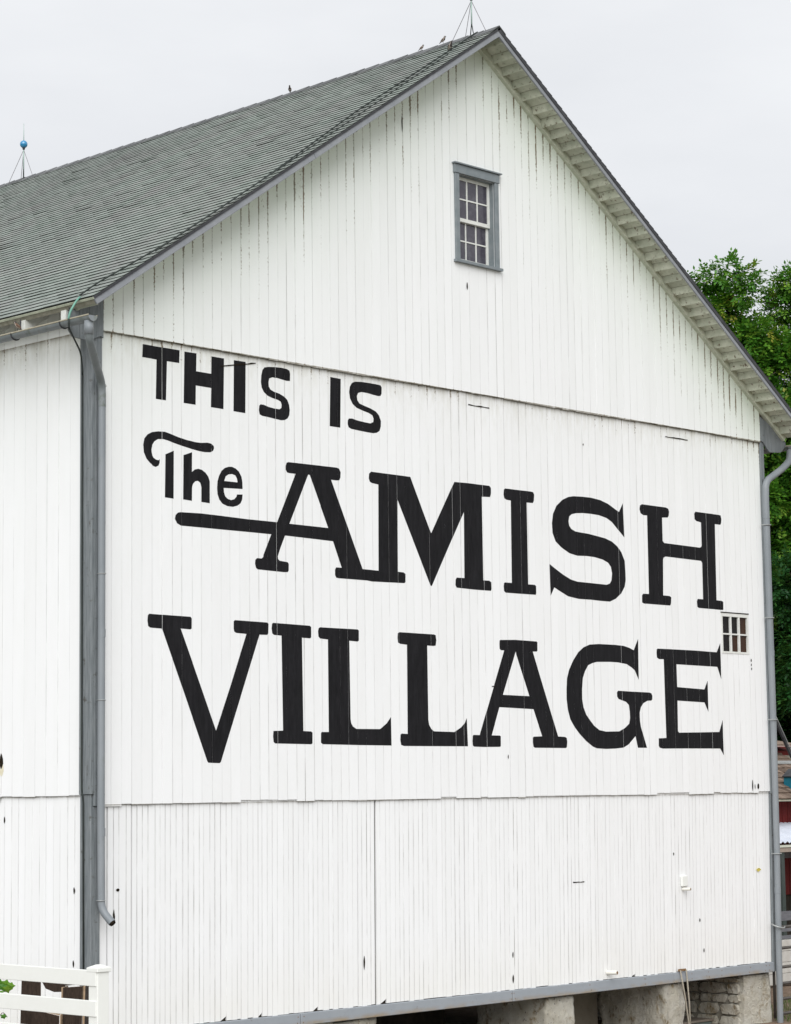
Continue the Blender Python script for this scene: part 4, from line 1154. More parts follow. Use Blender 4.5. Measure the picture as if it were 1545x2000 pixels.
# ---------------------------------------------------------------- stone footings under the gable
def rough_block(name, x0, x1, y0, y1, z0, z1, parent, seed, amp=0.045, lab=None, mat=None):
    bm = bmesh.new()
    bmesh.ops.create_cube(bm, size=1.0)
    for v in bm.verts:
        v.co = Vector(((x0 + x1) / 2 + v.co.x * (x1 - x0), (y0 + y1) / 2 + v.co.y * (y1 - y0), (z0 + z1) / 2 + v.co.z * (z1 - z0)))
    bmesh.ops.subdivide_edges(bm, edges=bm.edges[:], cuts=22, use_grid_fill=True)
    from mathutils import noise as mn
    for v in bm.verts:
        p = v.co * 3.1 + Vector((seed, seed * 2, 0))
        d = Vector((mn.noise(p), mn.noise(p + Vector((9, 0, 0))), mn.noise(p + Vector((0, 9, 0))) * 0.4))
        p2 = v.co * 11
        p3 = v.co * 24
        d += 0.5 * Vector((mn.noise(p2), mn.noise(p2 + Vector((5, 0, 0))), 0)) + 0.3 * Vector((mn.noise(p3), mn.noise(p3 + Vector((5, 0, 0))), 0))
        v.co += d * amp
    me = bpy.data.meshes.new(name)
    bm.to_mesh(me); bm.free()
    me.materials.append(mat or M_STONE)
    me.polygons.foreach_set('use_smooth', [True] * len(me.polygons))
    o = bpy.data.objects.new(name, me)
    link(o, parent)
    if lab: o['label'] = lab
    return o
rough_block('stone_pier', 3.78, 4.50, 0.06, 1.25, -0.5, 0.775, BARN, 1)
rough_block('stone_pier', 7.70, 8.30, 0.06, 1.30, -0.5, 0.775, BARN, 2)
rough_block('stone_pier', 10.30, 10.74, 0.06, 1.25, -0.5, 0.775, BARN, 3)
P3 = rough_block('stone_pier', 12.19, 12.86, 0.16, 2.4, -0.5, 0.77, BARN, 4, 0.015, mat=M_MORTAR)
rough_block('pier_face', 12.20, 12.87, 0.06, 0.22, -0.5, 0.775, P3, 9, 0.03)

def stone(x0, x1, y0, y1, z0, z1, parent, rnd, thick_axis, out):
    """one uneven wall stone; thick_axis 0: jamb facing -x, 1: front facing -y, out: how far it stands proud"""
    m = MB()
    n = 14
    cx, cz = 0, 0
    if thick_axis == 1:
        u0, u1 = x0, x1
    else:
        u0, u1 = y0, y1
    ring = []
    for i in range(n):
        t = 2 * math.pi * i / n
        c_, s_ = math.cos(t), math.sin(t)
        k = 1 / max(abs(c_), abs(s_)) ** 0.75
        ring.append(((u0 + u1) / 2 + (u1 - u0) / 2 * c_ * k * rnd.uniform(0.80, 1.02), (z0 + z1) / 2 + (z1 - z0) / 2 * s_ * k * rnd.uniform(0.80, 1.02)))
    def P(u, z, d):
        return (x0 - d, u, z) if thick_axis == 0 else (u, y0 - d, z)
    base = [P(u, z, -0.03) for u, z in ring]
    cu = (u0 + u1) / 2; cz = (z0 + z1) / 2
    mid = [P(u, z, out * rnd.uniform(0.7, 0.95)) for u, z in ring]
    top = [P(cu + (u - cu) * 0.93, cz + (z - cz) * 0.91, out * rnd.uniform(0.8, 1.5)) for u, z in ring]
    i = 0
    m.v = base + mid + top
    for k in range(n):
        k2 = (k + 1) % n
        for a in (0, n):
            m.f.append((a + k, a + k2, a + n + k2, a + n + k)); m.mi.append(0); m.uv.append(None); m.tint.append(None)
    m.f.append(tuple(2 * n + k for k in range(n))); m.mi.append(0); m.uv.append(None); m.tint.append(None)
    bm_o = m.build('stone', M_STONE, parent, smooth=False)
    # consistent outward normals
    bm = bmesh.new(); bm.from_mesh(bm_o.data); bmesh.ops.recalc_face_normals(bm, faces=bm.faces); bm.to_mesh(bm_o.data); bm.free()
    return bm_o
rs = random.Random(5)
z = -0.38
while z < 0.74:
    h = rs.uniform(0.07, 0.22)
    h = min(h, 0.765 - z)
    if h < 0.05: break
    y = 0.11
    while y < 2.35:
        l = rs.uniform(0.20, 0.62)
        l = min(l, 2.4 - y)
        stone(12.16, 0, y, y + l - 0.004, z, z + h - 0.004, P3, rs, 0, 0.022)
        y += l
    x = 12.13
    while x < 12.84:
        l = min(rs.uniform(0.22, 0.42), 12.87 - x)
        if l > 0.07 and rs.random() < 0.0:
            stone(x, x + l - 0.012, 0.11, 0, z, z + h - 0.012, P3, rs, 1, 0.03)
        x += l
    z += h
# rear wall of the undercroft and dark openings
m = MB(); m.box((8.30, 1.30, -0.5), (10.31, 1.45, 0.78)); m.build('undercroft_wall', M_BEIGE, BARN)
m = MB(); m.box((0.1, 1.9, -0.5), (7.7, 2.0, 0.78)); m.build('undercroft_wall', M_DARK, BARN)
m = MB(); m.box((0.1, 0.08, -0.5), (3.77, 0.4, 0.78)); m.build('foundation_wall', M_STONE, BARN)
bw = rough_block('rubble_wall', 10.76, 12.2, 2.4, 2.7, -0.5, 0.77, BARN, 8, 0.03, mat=M_MORTAR)
z = -0.38
while z < 0.74:
    h = min(rs.uniform(0.13, 0.22), 0.765 - z)
    if h < 0.05: break
    x = 10.78
    while x < 12.15:
        l = min(rs.uniform(0.25, 0.5), 12.18 - x)
        if l > 0.07: stone(x, x + l - 0.012, 2.40, 0, z, z + h - 0.012, bw, rs, 1, 0.03)
        x += l
    z += h

# feed trough in the right hand opening
TR = empty('feed_trough', (11.5, 1.0, 0.05), 'green grey feed trough with a dusty top in the rightmost opening under the barn', 'trough')
m = MB(); m.box((10.9, 0.60, -0.3), (12.12, 1.55, 0.10)); m.build('trough_body', M_TROUGH, TR, bevel=0.01)
m = MB(); m.box((10.87, 0.57, 0.101), (12.13, 1.60, 0.135)); m.build('trough_lid', M_TROUGHTOP, TR, bevel=0.006)

RP = MB()
RP.tube([(10.515, -0.062, 0.97), (10.56, -0.10, 0.6), (10.63, -0.12, 0.1), (10.64, -0.12, -0.1)], 0.011, 8)
RP.tube([(10.655, -0.062, 0.97), (10.655, -0.10, 0.5), (10.648, -0.12, -0.1)], 0.011, 8)
o = RP.build('hanging_rope', M_ROPE, None, smooth=True)
tag(o, 'tan double rope hanging in a narrow V from the sill before the right opening', 'rope')

# ---------------------------------------------------------------- lightning rods on the ridge
def rod(y, label):
    t = empty('lightning_rod', (RIDGE_X, y, RIDGE_Z + 0.01), label, 'lightning rod', 'glass ball lightning rods on the ridge')
    zr = RIDGE_Z + 0.02
    m = MB(); m.tube([(RIDGE_X, y, zr + 0.13), (RIDGE_X, y, zr + 0.50)], 0.010, 8); m.tube([(RIDGE_X, y, zr + 0.50), (RIDGE_X, y, zr + 0.93)], [0.010, 0.003], 8)
    m.build('rod', M_RODG, t, smooth=True)
    m = MB(); m.sphere((RIDGE_X, y, zr + 0.565), 0.065, 24, 14); m.build('glass_ball', M_BLUE, t, smooth=True)
    m = MB(); m.tube([(RIDGE_X, y, zr + 0.47), (RIDGE_X, y, zr + 0.505)], [0.016, 0.026], 12); m.build('collar', M_DRIP, t)
    for s_ in (-1, 1):
        m = MB()
        m.tube([(RIDGE_X, y, zr + 0.15), (RIDGE_X + s_ * 0.01, y + s_ * 0.02, zr + 0.09), (RIDGE_X + s_ * 0.04, y + s_ * 0.06, zr - 0.01 + 0.015), (RIDGE_X + s_ * 0.07, y + s_ * .1, zr - 0.045)], 0.007, 6)
        m.build('foot', M_CABLE, t, smooth=True)
    for dx, dy in ((-0.10, 0.28), (0.14, 0.28), (-0.02, -0.27)):
        m = MB(); m.tube([(RIDGE_X, y, zr + 0.47), (RIDGE_X + dx, y + dy, RIDGE_Z - abs(dx) * ROOF_M + 0.015)], 0.0042, 6)
        m.build('stay', M_GALVD, t)
M_GALVD = simple('dull_stay_wire', (0.13, 0.12, 0.13), (0.2, 0.19, 0.2), 20, 0.5)
rod(10.07, 'blue glass ball lightning rod at the far left end of the ridge')
rod(-0.015, 'lightning rod on three stays near the gable peak, its ball cut by the picture top')

# lightning cable: along the rake, over the gutter, down the corner
def on_roof(x, y, n=0.030):
    return (x, y, roof_z(x) + n)
pts = [(6.52, -0.10, RIDGE_Z + 0.03), on_roof(6.40, -0.13), on_roof(5.9, -0.155), on_roof(5.0, -0.15), on_roof(4.18, -0.13), on_roof(3.3, -0.27), on_roof(2.6, -0.40), on_roof(2.08, -0.47), on_roof(1.4, -0.485), on_roof(0.7, -0.48), on_roof(0.3, -0.36), on_roof(-0.11, -0.21), on_roof(-0.38, -0.25)]
m = MB(); m.tube(spline(pts, 3), 0.010, 8)
cab = m.build('lightning_cable', M_CABLE, None, smooth=True)
tag(cab, 'dark cable running down the left rake of the roof and over the gutter', 'cable')
m = MB(); m.tube(spline([(-0.38, -0.25, 9.075), (-0.45, -0.275, 9.02), (-0.535, -0.27, 8.88), (-0.555, -0.27, 8.80)], 4), 0.012, 8); m.build('copper_length', M_VERDI, cab, smooth=True)
m = MB(); m.tube(spline([(-0.555, -0.27, 8.80), (-0.54, -0.26, 8.70), (-0.35, -0.1, 8.64), (-0.12, 0.06, 8.52), (-0.066, 0.105, 8.36), (-0.064, 0.105, 8.2), (-0.064, 0.10, 6.0), (-0.064, 0.095, 3.6), (-0.046, 0.09, 3.5), (-0.046, 0.075, 1.2)], 4), 0.010, 6); m.build('down_conductor', M_CABLE, cab, smooth=True)
m = MB(); m.tube(spline([on_roof(5.7, -0.30), on_roof(5.0, -0.33), on_roof(3.4, -0.42), on_roof(1.6, -0.50), on_roof(0.5, -0.505)], 4), 0.007, 6); m.build('second_strand', M_CABLE, cab, smooth=True)

# ---------------------------------------------------------------- sparrows
def bird(pos, head, size, label, pale=False):
    """head: horizontal unit direction the bird looks"""
    h = Vector((head[0], head[1], 0)).normalized()
    sd_ = Vector((-h.y, h.x, 0))
    up = Vector((0, 0, 1))
    t = empty('sparrow', pos, label, 'bird', 'sparrows on the barn')
    O = Vector(pos)
    sec = [(-0.085, -0.012, 0.004, 0.003), (-0.075, -0.008, 0.011, 0.003), (-0.045, 0.010, 0.012, 0.006), (-0.030, 0.026, 0.021, 0.019), (-0.012, 0.040, 0.027, 0.027),
           (0.008, 0.054, 0.028, 0.029), (0.024, 0.072, 0.024, 0.025), (0.032, 0.088, 0.017, 0.018), (0.036, 0.101, 0.0185, 0.019), (0.044, 0.111, 0.0165, 0.016), (0.054, 0.110, 0.009, 0.009), (0.060, 0.107, 0.0055, 0.005), (0.070, 0.104, 0.001, 0.001)]
    m = MB()
    n = 12
    P_ = [h * (a * size) + up * ((b + 0.018) * size) for a, b, _, _ in sec]
    rings = []
    for k, (a, b, rw, rh) in enumerate(sec):
        d = (P_[min(k + 1, len(P_) - 1)] - P_[max(k - 1, 0)]).normalized()
        nn = sd_.cross(d).normalized() * -1
        i = len(m.v)
        for j in range(n):
            th = 2 * math.pi * j / n
            m.v.append(tuple(O + P_[k] + sd_ * (rw * size * math.cos(th)) + nn * (rh * size * math.sin(th))))
        rings.append((i, nn))
    for k in range(len(rings) - 1):
        for j in range(n):
            j2 = (j + 1) % n
            m.f.append((rings[k][0] + j, rings[k][0] + j2, rings[k + 1][0] + j2, rings[k + 1][0] + j))
            th = 2 * math.pi * (j + 0.5) / n
            u = math.sin(th) * (1 if rings[k][1].z > 0 else -1)
            mi = 1 if u < -0.25 else 0
            if k < 2: mi = 2
            if k >= 7 and k < 10: mi = 2 if u > 0.2 or (u < -0.5) else 1
            if 5 <= k < 7 and u < -0.55: mi = 2
            if k >= 10: mi = 2
            m.mi.append(mi); m.uv.append(None); m.tint.append(None)
    m.f.append(tuple(rings[0][0] + j for j in range(n))); m.mi.append(2); m.uv.append(None); m.tint.append(None)
    m.build('body', [M_BROWN, M_BELLY, M_BIRDD], t, smooth=True)
    for s_ in (-1, 1):
        w_ = MB()
        a = [O + h * (f * size) + up * ((g_ + 0.018) * size) + sd_ * (s_ * sw * size) for f, g_, sw in ((0.020, 0.066, 0.024), (-0.005, 0.062, 0.030), (-0.040, 0.028, 0.022), (-0.060, 0.006, 0.008), (-0.028, 0.026, 0.028), (0.002, 0.036, 0.032))]
        b = [p + sd_ * (s_ * 0.005 * size) for p in a]
        k6 = len(a)
        w_.v = [tuple(p) for p in a] + [tuple(p) for p in b]
        w_.f = [tuple(range(k6)), tuple(range(2 * k6 - 1, k6 - 1, -1))] + [(i, (i + 1) % k6, k6 + (i + 1) % k6, k6 + i) for i in range(k6)]
        w_.mi = [0] * len(w_.f); w_.uv = [None] * len(w_.f); w_.tint = [None] * len(w_.f)
        w_.build('wing', M_WING, t)
        l_ = MB(); l_.tube([O + h * (-0.002 * size) + sd_ * (s_ * 0.010 * size) + up * (0.040 * size), O + h * (0.004 * size) + sd_ * (s_ * 0.011 * size) + up * (-0.002)], 0.0022 * size, 6)
        l_.build('leg', M_BIRDD, t)
M_BROWN = simple('brown_feather', (0.10, 0.06, 0.04), (0.20, 0.12, 0.08), 90, 0.8)
M_BELLY = simple('pale_feather', (0.36, 0.31, 0.26), (0.46, 0.41, 0.36), 60, 0.85)
M_BIRDD = simple('dark_feather', (0.03, 0.025, 0.025), (0.06, 0.05, 0.05), 80, 0.7)
M_WING = simple('wing_feather', (0.05, 0.035, 0.025), (0.16, 0.10, 0.07), 120, 0.8)
bird((6.5, 3.60, 13.772), (-0.75, -0.6), 0.68, 'black bibbed sparrow alone on the ridge between the two lightning rods')
bird((6.5, 0.93, 13.762), (0.5, -0.8), 0.6, 'sparrow crouching low on the ridge, leftmost of the three near the peak')
bird((6.5, 0.52, 13.768), (0.3, -0.95), 0.72, 'sparrow upright on the ridge beside the near lightning rod')
bird((5.90, -0.16, roof_z(5.90) + 0.025), (-0.3, -0.9), 0.85, 'sparrow perched on the roof cable below the peak')
bird((-0.536, 0.69, 8.812), (-0.45, 0.75), 0.8, 'small brown sparrow sitting on the gutter edge under the eave')

# ---------------------------------------------------------------- vinyl fence at the left
FN = empty('vinyl_fence', (-3.25, -4.2, 0.72), 'white vinyl rail fence ending in a capped post, lower left corner', 'fence')
fx, fy = -3.265, -4.235
def post(x, y):
    m = MB(); m.box((x - 0.064, y - 0.064, ground_h(x, y) - 0.1), (x + 0.064, y + 0.064, 2.055)); p_ = m.build('post', M_VINYL, FN, bevel=0.006)
    m = MB()
    a = 0.078
    m.box((x - a, y - a, 2.03), (x + a, y + a, 2.066))
    i = len(m.v)
    m.hexa([(x - a, y - a, 2.0665), (x + a, y - a, 2.0665), (x + a, y + a, 2.0665), (x - a, y + a, 2.0665), (x - .02, y - .02, 2.092), (x + .02, y - .02, 2.092), (x + .02, y + .02, 2.092), (x - .02, y + .02, 2.092)])
    m.build('post_cap', M_VINYL, p_, bevel=0.004)
for k in range(4):
    post(fx - 0.0 * k, fy + 2.44 * k)
for zt_ in (2.045, 1.785, 1.525, 1.265):
    for k in range(3):
        m = MB(); m.box((fx - 0.075, fy + 2.44 * k - 0.05, zt_ - 0.135), (fx - 0.036, fy + 2.44 * (k + 1) - 0.055, zt_)); m.build('rail', M_VINYL, FN, bevel=0.004)

# ---------------------------------------------------------------- brown crates behind the fence
LAT = Vector((CAM_X[0], CAM_X[1], 0)).normalized()
def slab(pts, thick, direction):
    """flat board from an outline, thickened along direction; rim gets the edge material"""
    m = MB()
    d = Vector(direction) * thick
    a = [Vector(p) for p in pts]
    b = [p + d for p in a]
    n = len(a)
    m.v = [tuple(p) for p in a + b]
    m.f = [tuple(range(n)), tuple(range(2 * n - 1, n - 1, -1))] + [(i, (i + 1) % n, n + (i + 1) % n, n + i) for i in range(n)]
    m.mi = [0, 0] + [1] * n
    m.uv = [None] * len(m.f); m.tint = [None] * len(m.f)
    return m
back = Vector((0.717, 0.697, 0))
o1 = Vector((-1.875, -1.26, 0))
def LP(u, z, d=0.0):      # u metres along LAT from the pile's left edge
    p = o1 + LAT * u + back * d
    return (p.x, p.y, z)
gz = 0.5
c1 = empty('wooden_crate', LP(0.1, gz), 'tall dark brown wooden crate side standing behind the fence, leftmost of the broken pieces', 'crate', 'broken brown crates behind the fence')
slab([LP(-0.03, gz), LP(0.19, gz), LP(0.19, 1.80), LP(0.0, 1.80)], 0.022, back).build('side_panel', [M_PLY, M_TAN], c1)
slab([LP(-0.03, gz, 0.024), LP(-0.03, gz, 0.40), LP(-0.0, 1.80, 0.40), LP(-0.0, 1.80, 0.024)], 0.02, LAT).build('side_panel', [M_PLY, M_TAN], c1)
slab([LP(0.19, 1.78, 0.03), LP(0.20, 1.70, 0.03), LP(0.235, 1.635, 0.03), LP(0.32, 1.60, 0.03), LP(0.42, 1.60, 0.03), LP(0.43, 1.66, 0.03), LP(0.60, 1.675, 0.03), LP(0.47, 1.745, 0.03), LP(0.25, 1.79, 0.03)], 0.02, back).build('broken_panel', [M_PLY, M_TAN], c1)
c2 = empty('wooden_crate', LP(0.5, gz, -0.1), 'open topped brown crate with a pale front edge, nearest the barn corner', 'crate', 'broken brown crates behind the fence')
slab([LP(0.43, gz, -0.12), LP(0.60, gz, -0.12), LP(0.625, 1.665, -0.12), LP(0.43, 1.655, -0.12)], 0.02, back).build('side_panel', [M_PLY, M_TAN], c2)
slab([LP(0.43, gz, -0.09), LP(0.43, gz, 0.26), LP(0.43, 1.64, 0.26), LP(0.43, 1.655, -0.09)], -0.02, LAT).build('side_panel', [M_PLY, M_TAN], c2)
slab([LP(0.605, gz, -0.098), LP(0.605, gz, 0.26), LP(0.63, 1.66, 0.26), LP(0.63, 1.665, -0.098)], 0.02, LAT).build('side_panel', [M_PLY, M_TAN], c2)
c3 = empty('wooden_crate', LP(0.25, gz, -0.2), 'low brown crate with its tan inside showing, lowest of the broken pieces', 'crate', 'broken brown crates behind the fence')
slab([LP(0.13, gz, -0.2), LP(0.39, gz, -0.2), LP(0.405, 1.385, -0.2), LP(0.27, 1.42, -0.2), LP(0.155, 1.45, -0.2), LP(0.135, 1.36, -0.2)], 0.02, back).build('side_panel', [M_PLY, M_TAN], c3)
slab([LP(0.155, 1.452, -0.19), LP(0.405, 1.39, -0.19), LP(0.41, 1.43, 0.0), LP(0.18, 1.47, 0.0)], 0.012, Vector((0, 0, 1))).build('flap', [M_TAN, M_TAN], c3)
slab([LP(0.395, gz, -0.178), LP(0.395, gz, -0.14), LP(0.41, 1.40, -0.14), LP(0.41, 1.39, -0.178)], 0.012, LAT).build('side_panel', [M_TAN, M_TAN], c3)

# ---------------------------------------------------------------- leafy vine at the left edge
VN = empty('vine', (-2.05, -1.1, 0.5), 'green broad leaved vine at the left edge behind the fence', 'plant')
m = MB()
m.tube(spline([(-2.08, -1.0, 0.5), (-2.10, -0.98, 0.9), (-2.03, -1.05, 1.3), (-2.06, -1.02, 1.7)], 3), 0.006, 6)
m.tube(spline([(-2.05, -1.03, 1.25), (-1.99, -1.10, 1.42), (-1.96, -1.14, 1.36)], 3), 0.004, 6)
m.build('stem', M_BARK, VN)
rv = random.Random(3)
for (u, z, r_) in ((-0.03, 1.69, 0.05), (0.02, 1.67, 0.042), (-0.06, 1.66, 0.05), (-0.02, 1.635, 0.045), (-0.10, 1.70, 0.05), (-0.14, 1.62, 0.05), (-0.08, 1.59, 0.04), (-0.05, 1.37, 0.03)):
    c0 = Vector(LP(u - 0.13, z, 0.0))
    m = MB()
    a = LAT; b = Vector((0, 0, 1)) * 0.8 + back * rv.uniform(-0.6, 0.3)
    pts = []
    for i in range(10):
        t = 2 * math.pi * i / 10
        rr = r_ * (1.0 + 0.22 * math.cos(5 * t)) 
        pts.append(c0 + a * (rr * math.cos(t)) + b * (rr * math.sin(t)))
    i = len(m.v)
    m.v = [tuple(c0 - back * 0.012)] + [tuple(p) for p in pts]
    m.f = [(0, 1 + k, 1 + (k + 1) % 10) for k in range(10)]
    m.mi = [0] * 10; m.uv = [None] * 10; m.tint = [rv.uniform(0.3, 0.9)] * 10; m.has_t = True
    m.build('leaf', M_LEAF, VN)

# ---------------------------------------------------------------- tube gate at the right corner
GT = empty('tube_gate', (13.1, -0.05, 0.05), 'brown metal tube gate running off the right corner of the barn', 'gate')
rails = [1.45, 1.14, 0.86, 0.62, 0.395, 0.18]
for i, z in enumerate(rails):
    m = MB(); m.tube([(12.99, -0.02, z - 0.01), (16.4, -0.05, z + 0.02)], 0.023, 10); m.build('rail', M_TUBE, GT, smooth=True)
m = MB(); m.tube([(16.4, -0.05, 0.10), (16.4, -0.05, 1.50)], 0.022, 10); m.build('upright', M_TUBE, GT, smooth=True)
m = MB(); m.tube([(12.97, 0.06, 0.10), (12.97, 0.06, 1.50)], 0.022, 10); m.build('upright', M_TUBE, GT, smooth=True)
m = MB(); m.tube(spline([(12.80, -0.045, 1.50), (12.79, -0.15, 1.465), (12.88, -0.19, 1.44), (12.99, -0.14, 1.44), (13.12, -0.06, 1.45)], 4), 0.011, 8); m.build('hinge_loop', M_GALV, GT, smooth=True)

PP = MB()
PP.bar((13.20, 0.16, 4.76), (16.66, 0.16, 0.05), 0.032, 0.04, (0, 1, 0))
PP.bar((13.225, 0.135, 4.77), (16.685, 0.135, 0.06), 0.010, 0.010, (0, 1, 0), 1)
o = PP.build('steel_prop', [M_DRIP, M_GALV], None)
tag(o, 'dark steel prop with a bright edge leaning against the right corner of the barn', 'prop')

# ---------------------------------------------------------------- red shed beyond the yard
MB.OFF = (0, 0, 0.435)
SH = empty('red_shed', (23.5, 8.0, 0.05), 'red board shed with brown cedar shake roof and white corrugated awning', 'shed')
m = MB()
m.box((20.5, 6.76, -0.3), (27.0, 10.6, 2.80)); m.build('shed_dark_core', M_DARK, SH)  # dark colour stands in for the shade inside, seen below the wall boards
x = 21.2
while x < 25.5:
    wv = 0.19
    m = MB(); m.box((x, 6.70, 0.93), (x + wv - 0.012, 6.755, 2.84)); m.build('wall_board', M_RED, SH)
    x += wv
m = MB(); m.prism([(6.25, 2.80), (8.2, 3.75), (8.2, 3.0), (6.9, 2.78)], 0, 20.9, 25.7); m.build('roof_deck', M_EAVE, SH)
m = MB(); m.prism([(8.2, 3.0), (8.2, 3.84), (9.0, 4.06), (10.6, 3.0)], 0, 20.9, 25.7); RD = m.build('roof', M_RED, SH)
# shakes row by row
sl = math.atan2(3.80 - 2.874, 1.9)
for r_ in range(10):
    s0 = r_ * 0.234
    x = 21.9 + (r_ * 0.11) % 0.17
    while x < 25.0:
        wv = random.choice((0.10, 0.13, 0.16, 0.19, 0.14))
        l0 = 0.028 + random.uniform(-0.004, 0.008)
        ss_ = s0 + random.uniform(-0.012, 0.006)
        def SP(x_, s_, n_):
            return (x_, 6.3 + s_ * math.cos(sl) - n_ * math.sin(sl), 2.874 - 0.03 + s_ * math.sin(sl) + n_ * math.cos(sl))
        m = MB()
        a, b = x, x + wv - 0.008
        m.hexa([SP(a, ss_, 0.004), SP(b, ss_, 0.004), SP(b, s0 + 0.25, -0.004), SP(a, s0 + 0.25, -0.004),
                SP(a, ss_, l0), SP(b, ss_, l0), SP(b, s0 + 0.25, 0.006), SP(a, s0 + 0.25, 0.006)])
        m.build('shake', M_SHAKE, RD)
        x += wv
M_PINK = simple('pinkish_white_trim', (0.62, 0.46, 0.42), (0.7, 0.55, 0.5), 9, 0.6)
m = MB(); m.box((21.5, 7.97, 3.925), (25.4, 8.03, 3.965)); m.build('roof_trim', M_PINK, SH)
m = MB(); m.prism([(7.93, 3.975), (9.0, 4.14), (9.0, 4.10), (7.93, 3.967)], 0, 21.4, 25.5); m.build('upper_roof', M_SHAKE, SH)
m = MB(); m.tube([(21.4, 9.0, 4.14), (25.5, 9.0, 4.14)], 0.035, 8); m.build('ridge_roll', M_EAVE, SH)
m = MB(); m.prism([(7.70, 3.57), (7.79, 3.615), (7.79, 3.59), (7.70, 3.545)], 0, 21.6, 25.3)
m.v = [(a, b, c_ + 0.012) for a, b, c_ in m.v]
m.build('flashing', M_GALV, SH)
# awning
m = MB()
n = 110
for i in range(n):
    xa, xb = 20.2 + i * 0.04, 20.2 + (i + 1) * 0.04
    za, zb_ = 0.022 * math.sin(xa * 2 * math.pi / 0.15), 0.022 * math.sin(xb * 2 * math.pi / 0.15)
    m.poly([(xa, 5.2, 2.035 + za), (xb, 5.2, 2.035 + zb_), (xb, 6.7, 2.357 + zb_), (xa, 6.7, 2.357 + za)])
m.build('awning_sheet', M_TIN, SH)
m = MB(); m.box((20.2, 5.23, 1.94), (24.6, 5.27, 1.985)); m.build('awning_trim', M_TRIMP, SH)
m = MB(); m.box((20.2, 5.25, 1.85), (24.6, 5.31, 1.935)); m.build('awning_beam', simple('faded_beam', (0.34, 0.28, 0.23), (0.42, 0.36, 0.31), 9), SH)
for px_ in (20.75, 23.0):
    m = MB(); m.box((px_, 5.26, -0.3), (px_ + 0.11, 5.37, 1.85)); m.build('post', M_POSTG, SH)
m = MB(); m.box((20.2, 6.60, 1.66), (24.6, 6.69, 1.86)); m.build('lintel', M_PEN, SH)
# teal cupola on the roof
m = MB(); m.prism([(23.22, 2.93), (23.60, 2.93), (23.60, 3.30), (23.41, 3.42), (23.22, 3.30)], 1, 6.48, 6.85); CU = m.build('cupola', M_TEAL, SH)
m = MB(); m.bar((23.18, 6.66, 3.285), (23.41, 6.66, 3.435), 0.02, 0.40, (0, 1, 0)); m.bar((23.41, 6.66, 3.435), (23.64, 6.66, 3.285), 0.02, 0.40, (0, 1, 0)); m.build('cupola_roof', M_DRIP, CU)

# ---------------------------------------------------------------- pen of grey boards on a block wall
MB.OFF = (0, 0, 0.39)
PN = empty('livestock_pen', (18.2, 3.4, 0.05), 'white block pen wall topped with grey boards behind the tube gate', 'pen wall')
bz = [-0.30, -0.11, 0.08, 0.27]
for r_, z in enumerate(bz):
    x = 16.4 + (0.2 if r_ % 2 else 0)
    while x < 20.2:
        m = MB(); m.box((x + 0.003, 3.40 + random.uniform(-.003, .003), z + 0.003), (x + 0.397, 3.58, z + 0.187)); m.build('block', M_BLOCK, PN, bevel=0.004)
        x += 0.4
m = MB(); m.box((16.5, 3.43, -0.3), (20.2, 3.56, 0.45)); m.build('block_core', M_MORTAR, PN)
for z0_, z1_ in ((0.475, 0.53), (0.60, 0.69), (0.79, 0.95)):
    m = MB(); m.box((16.4, 3.46, z0_), (20.4, 3.50, z1_)); m.build('pen_board', M_PEN, PN)
for px_ in (16.45, 18.6, 20.3):
    m = MB(); m.box((px_, 3.502, 0.45), (px_ + 0.1, 3.58, 1.0)); m.build('pen_post', M_PEN, PN)

